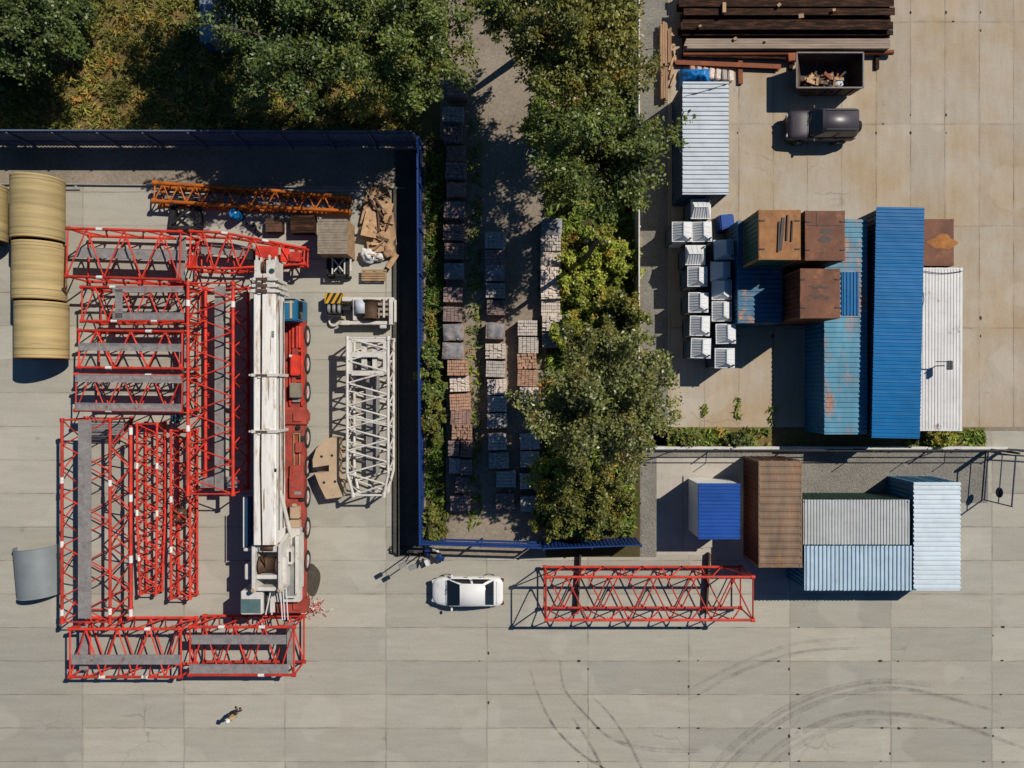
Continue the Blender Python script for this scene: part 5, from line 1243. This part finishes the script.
SHR = [('yellow green shrub beside the pale thin fence below the feathery tree', 606, 258, 1.1, 1.9, 1.5, .8, lf_yellow, 21), ('yellow shrub in the middle of the thicket', 600, 298, .8, 1.9, 1.5, .6, lf_yellow, 22),
       ('bushy shrub left of the pale thin fence, lower down', 622, 318, 1.8, 1.4, 1.7, 1.3, lf_olive, 23), ('olive shrub at the lane edge below the white pallets', 568, 334, 1.1, 1.4, 1.2, .9, lf_yellow, 24),
       ('olive shrub above the solid blue fence panel, left one', 566, 497, 1.5, 2.0, 1.9, 1.2, lf_olive, 25), ('olive shrub above the solid blue fence panel, right one', 603, 499, 1.6, 1.9, 2.0, 1.3, lf_olive, 26),
       ('leafy green shrub touching the solid blue fence panel', 590, 524, 1.3, 1.6, .9, 1.0, lf_green, 27), ('small yellow shrub at the lane edge below the silvery tree', 552, 476, 1.2, 1.2, 1.4, .9, lf_yellow, 28),
       ('brownish shrub at the lower left end of the thicket', 551, 520, 1.0, 1.0, 1.1, .8, lf_olive, 29), ('shrub between the feathery tree and the white pallets', 572, 274, .9, .9, 1.2, .8, lf_yellow, 30),
       ('orange tinted shrub under the olive tree by the lane', 541, 128, 1.6, 1.2, 1.2, 1.1, lf_yellow, 31), ('green shrub under the upper left corner tree', 66, 20, 2.0, 1.6, 1.5, 1.2, lf_deep, 32),
       ('green shrub left below the upper left corner tree', 4, 72, 1.2, 1.2, 1.1, .8, lf_deep, 33), ('shrub behind the blue fence, upper one of the green pair', 432, 372, .9, .8, 1.9, .8, lf_green, 34),
       ('shrub behind the blue fence, lower one of the green pair', 432, 418, .8, .7, 1.5, .7, lf_olive, 35), ('small shrub behind the blue fence near its lower corner', 434, 524, .7, .7, 1.2, .6, lf_olive, 36),
       ('green weed shrub below the lowest toilets on the verge', 737, 438, .3, .7, .3, .3, lf_green, 37), ('low green shrub on the verge near the left trees', 688, 439, .28, .7, .3, .28, lf_green, 38),
       ('low shrub on the verge below the white ribbed container', 938, 439, .3, 1.0, .3, .3, lf_yellow, 39)]
for lab, px, py, hc, rx, ry, rz, mat, sd in SHR:
    tree('shrub', lab, px, py, hc, rx, ry, rz, mat, nb=20, nl=int(2600*rx*ry)+900, leaf=.095, cat='shrub', seed=sd, droop=.05)
# grasses nobody could count
def field(name, regs, n, hgt, mat, label, size=.12):
    P = []; A = sum(abs((b[0]-a[0])*(b[1]-a[1])) for a, b in regs)
    for a, b in regs:
        k = int(n*abs((b[0]-a[0])*(b[1]-a[1]))/A)
        x = RNG.uniform(a[0], b[0], k); y = RNG.uniform(a[1], b[1], k)
        w = (np.sin(x*.19+y*.11)+np.sin(y*.23-x*.07+1)+np.sin(x*.45+2)*np.sin(y*.5)+RNG.normal(0, .6, k)) > -.7
        x, y = x[w], y[w]
        z = hgt*RNG.uniform(.1, 1, len(x))**1.5*(.5+.5*np.abs(np.sin(x*.3)*np.cos(y*.27)))
        P.append(np.stack([(x-512)*G, (384-y)*G, z+.02], 1))
    P = np.concatenate(P); D = RNG.normal(size=P.shape); D[:, :2] *= .8; D[:, 2] = np.abs(D[:, 2])
    o = cards(name, P, size, mat, None, up=.25, elong=4.2, dirs=D)
    o['kind'] = 'stuff'; o['label'] = label; o['category'] = 'grass'
field('meadow_grass', [((-60, -60), (260, 138)), ((260, -60), (420, 140))], 75000, .5, grass_m, 'rough yellow green meadow grass at the upper left', .07)
field('thicket_undergrowth', [((546, -20), (634, 535)), ((532, 60), (546, 150))], 33000, .7, weed_m, 'dense weedy undergrowth between the lane and the pale fence', .10)
field('verge_weeds', [((668, 428.5), (768, 446)), ((905, 430), (984, 446))], 1500, .22, weed_m, 'green and brown weeds on the narrow verge', .10)
field('fence_grass', [((427, 150), (444, 540))], 9000, .45, grass_g, 'grass growing behind the blue fence', .08)
field('lane_weeds', [((468, 120), (482, 530)), ((538, 240), (548, 530))], 1800, .16, weed_m, 'sparse weeds along the lane', .09)
field('joint_weeds', [((701, 405), (707, 420)), ((735, 398), (740, 418)), ((767, 408), (775, 424))], 160, .12, weed_m, 'small weeds in the slab joints above the verge', .09)

# blue vehicle-like shed in the meadow shade and utility pole
c, lx, ly = from_top(199, -26, 234, 41, 1.5)
root = thing('metal_shed', 'blue grey ribbed metal shed in tree shade at the top edge', 'shed', (c[0], c[1], 0))
m = MB(); m.box((0, 0, .7), (lx-.06, ly-.06, 1.4)); m.build('wall', blue_old, root)
m = MB(); m.sheet((-lx/2, -ly/2, 1.42), (lx, 0, 0), (0, ly, 0), .55, .06, nrm=(0, 0, 1)); m.build('roof', M('shed_roof', (.24, .30, .38, 1), .5, .35, 1, rust=.25), root)
root = thing('utility_pole', 'wooden utility pole rising from the thicket and shading the lane', 'pole', at(584, 262))
m = MB(); m.tube((0, 0, -.05), (0, 0, 6.2), .16, 10, r2=.12); m.build('pole', bark, root)
m = MB(); m.bar((-.55, 0, 5.9), (.55, 0, 5.9), .09, .09); m.build('crossarm', bark, root)
for x in (-.45, .45):
    m = MB(); m.lathe((x, 0, 5.94), [(.02, 0), (.05, .02), (.03, .07), (.055, .1), (.02, .16)], 'z', 10); m.build('insulator', plast_w, root)

# ------------------------------------------------------------------ person
def skinned(name, verts, edges, radii, mat, parent, sub=2, rootv=0):
    me = bpy.data.meshes.new(name); me.from_pydata(verts, edges, [])
    o = bpy.data.objects.new(name, me); C.objects.link(o)
    md = o.modifiers.new('skin', 'SKIN'); 
    for i, v in enumerate(me.skin_vertices[0].data): v.radius = (radii[i], radii[i]); v.use_root = (i == rootv)
    md.use_smooth_shade = True
    o.modifiers.new('sub', 'SUBSURF').levels = sub
    dg = bpy.context.evaluated_depsgraph_get(); dg.update()
    nm = bpy.data.meshes.new_from_object(o.evaluated_get(dg)); o.modifiers.clear(); o.data = nm; nm.name = name
    nm.materials.clear(); nm.materials.append(mat)
    for q in nm.polygons: q.use_smooth = True
    o.parent = parent; return o
pr = thing('person', 'person in tan work jacket and white hard hat walking on the open concrete', 'person', at(239, 708.5), math.radians(120)); pr.scale = (.95, .95, .95)
J = [(0, 0, .93), (0, 0, 1.1), (0, 0, 1.3), (0, 0, 1.43), (0, .0, 1.52), (.02, 0, 1.6),
     (0, .18, 1.40), (-.02, .26, 1.15), (.10, .27, .92), (.12, .27, .86), (0, -.18, 1.40), (-.06, -.26, 1.14), (-.10, -.26, .89), (-.10, -.26, .83),
     (0, .1, .9), (.10, .1, .5), (.02, .1, .09), (.17, .1, .04), (0, -.1, .9), (.0, -.1, .5), (-.16, -.1, .10), (-.02, -.1, .04)]
E = [(0, 1), (1, 2), (2, 3), (3, 4), (4, 5), (3, 6), (6, 7), (7, 8), (8, 9), (3, 10), (10, 11), (11, 12), (12, 13), (0, 14), (14, 15), (15, 16), (16, 17), (0, 18), (18, 19), (19, 20), (20, 21)]
Rr = [.14, .13, .15, .09, .055, .055, .062, .048, .033, .036, .062, .048, .033, .036, .088, .062, .045, .035, .088, .062, .045, .035]
for side, w, s in ((0, 9, 1), (1, 13, -1)):
    b = Vector(J[w])
    for i, (dx, l) in enumerate(((.03, .07), (.01, .08), (-.01, .075), (-.03, .06))):
        k = len(J); J += [tuple(b+Vector((dx, 0, -.03))), tuple(b+Vector((dx+.004, -s*.012, -.03-l*.55))), tuple(b+Vector((dx+.008, -s*.03, -.03-l)))]; Rr += [.011, .0095, .008]; E += [(w, k), (k, k+1), (k+1, k+2)]
    k = len(J); J += [tuple(b+Vector((.045, -s*.01, .0))), tuple(b+Vector((.065, -s*.025, -.045)))]; Rr += [.012, .009]; E += [(w, k), (k, k+1)]
skinned('body', J, E, Rr, skin, pr)
bj = J[:]; jk = [0, 1, 2, 3, 6, 7, 8, 10, 11, 12]
idx = {v: i for i, v in enumerate(jk)}
skinned('jacket', [J[v] for v in jk], [(idx[a], idx[b]) for a, b in E if a in idx and b in idx], [Rr[v]*1.18 for v in jk], cloth_y, pr)
jk = [0, 14, 15, 16, 18, 19, 20]; idx = {v: i for i, v in enumerate(jk)}
skinned('trousers', [J[v] for v in jk], [(idx[a], idx[b]) for a, b in E if a in idx and b in idx], [Rr[v]*1.2 for v in jk], cloth_d, pr)
bm = bmesh.new(); bmesh.ops.create_uvsphere(bm, u_segments=24, v_segments=16, radius=.1)
for v in bm.verts:
    v.co.z *= 1.22; v.co.x *= 1.05; v.co.y *= .88
    if v.co.x > .09 and abs(v.co.y) < .025 and -.04 < v.co.z < .015: v.co.x += .022
    if v.co.z < -.06: v.co.x *= 1.05; v.co.y *= .85
me = bpy.data.meshes.new('head'); bm.to_mesh(me); bm.free(); me.materials.append(skin)
for q in me.polygons: q.use_smooth = True
hd = bpy.data.objects.new('head', me); C.objects.link(hd); hd.parent = pr; hd.location = (.03, 0, 1.66)
for s in (-1, 1):
    m = MB(); m.lathe((.093, s*.034, .012), [(.0, .008), (.012, .004), (.014, 0)], 'x', 10); m.build('eye', black_p, hd)
    m = MB(); m.box((0, s*.09, 0), (.035, .02, .06)); m.build('ear', skin, hd, bevel=.008)
m = MB(); m.box((.098, 0, -.055), (.012, .045, .01)); m.build('mouth', cloth_r, hd)
m = MB(); m.lathe((-.012, 0, -.02), [(.099, -.02), (.104, .02), (.104, .05)], 'z', 20); m.build('hair', hairm, hd)
m = MB(); m.lathe((.03, 0, 1.69), [(.145, 0), (.15, .01), (.125, .02), (.122, .06), (.1, .11), (.06, .14), (.005, .15)], 'z', 24); m.bar((.13, 0, 1.695), (.2, 0, 1.69), .16, .012); m.build('hard_hat', plast_w, pr)
for s, p in ((1, J[17]), (-1, J[21])):
    m = MB(); m.box((p[0]-.06, p[1], .05), (.27, .1, .1)); m.build('boot', black_p, pr, bevel=.03)

# ------------------------------------------------------------------ light, sky, camera
SUN = Vector((.75, .53, 1.0)).normalized()
el = math.asin(SUN.z); rot = math.atan2(SUN.x, SUN.y)
W = bpy.data.worlds.new('World'); S.world = W; W.use_nodes = True
nt = W.node_tree; bg = nt.nodes['Background']; sky = nt.nodes.new('ShaderNodeTexSky'); sky.sky_type = 'NISHITA'; sky.sun_disc = False
sky.sun_elevation = el; sky.sun_rotation = rot; sky.altitude = 100; sky.air_density = 1.0; sky.dust_density = .6; sky.ozone_density = 1.2
tint = mix(nt, 1.0, sky.outputs[0], (.46, .83, 1.18, 1), 'MULTIPLY'); nt.links.new(tint, bg.inputs['Color']); bg.inputs['Strength'].default_value = .042
ld = bpy.data.lights.new('sun', 'SUN'); ld.energy = 4.8; ld.angle = math.radians(.5); ld.color = (1, .93, .83)
lo = bpy.data.objects.new('sun', ld); C.objects.link(lo); lo.rotation_euler = (-SUN).to_track_quat('-Z', 'Y').to_euler(); lo.location = SUN*80
cd = bpy.data.cameras.new('camera'); cd.sensor_width = 36; cd.lens = 36*HC/(1024*G); cd.clip_end = 2000
co = bpy.data.objects.new('camera', cd); C.objects.link(co); co.location = (0, 0, HC); S.camera = co
S.render.resolution_x = 1024; S.render.resolution_y = 768
S.view_settings.view_transform = 'Standard'; S.view_settings.look = 'None'; S.view_settings.exposure = 0; S.view_settings.gamma = 1
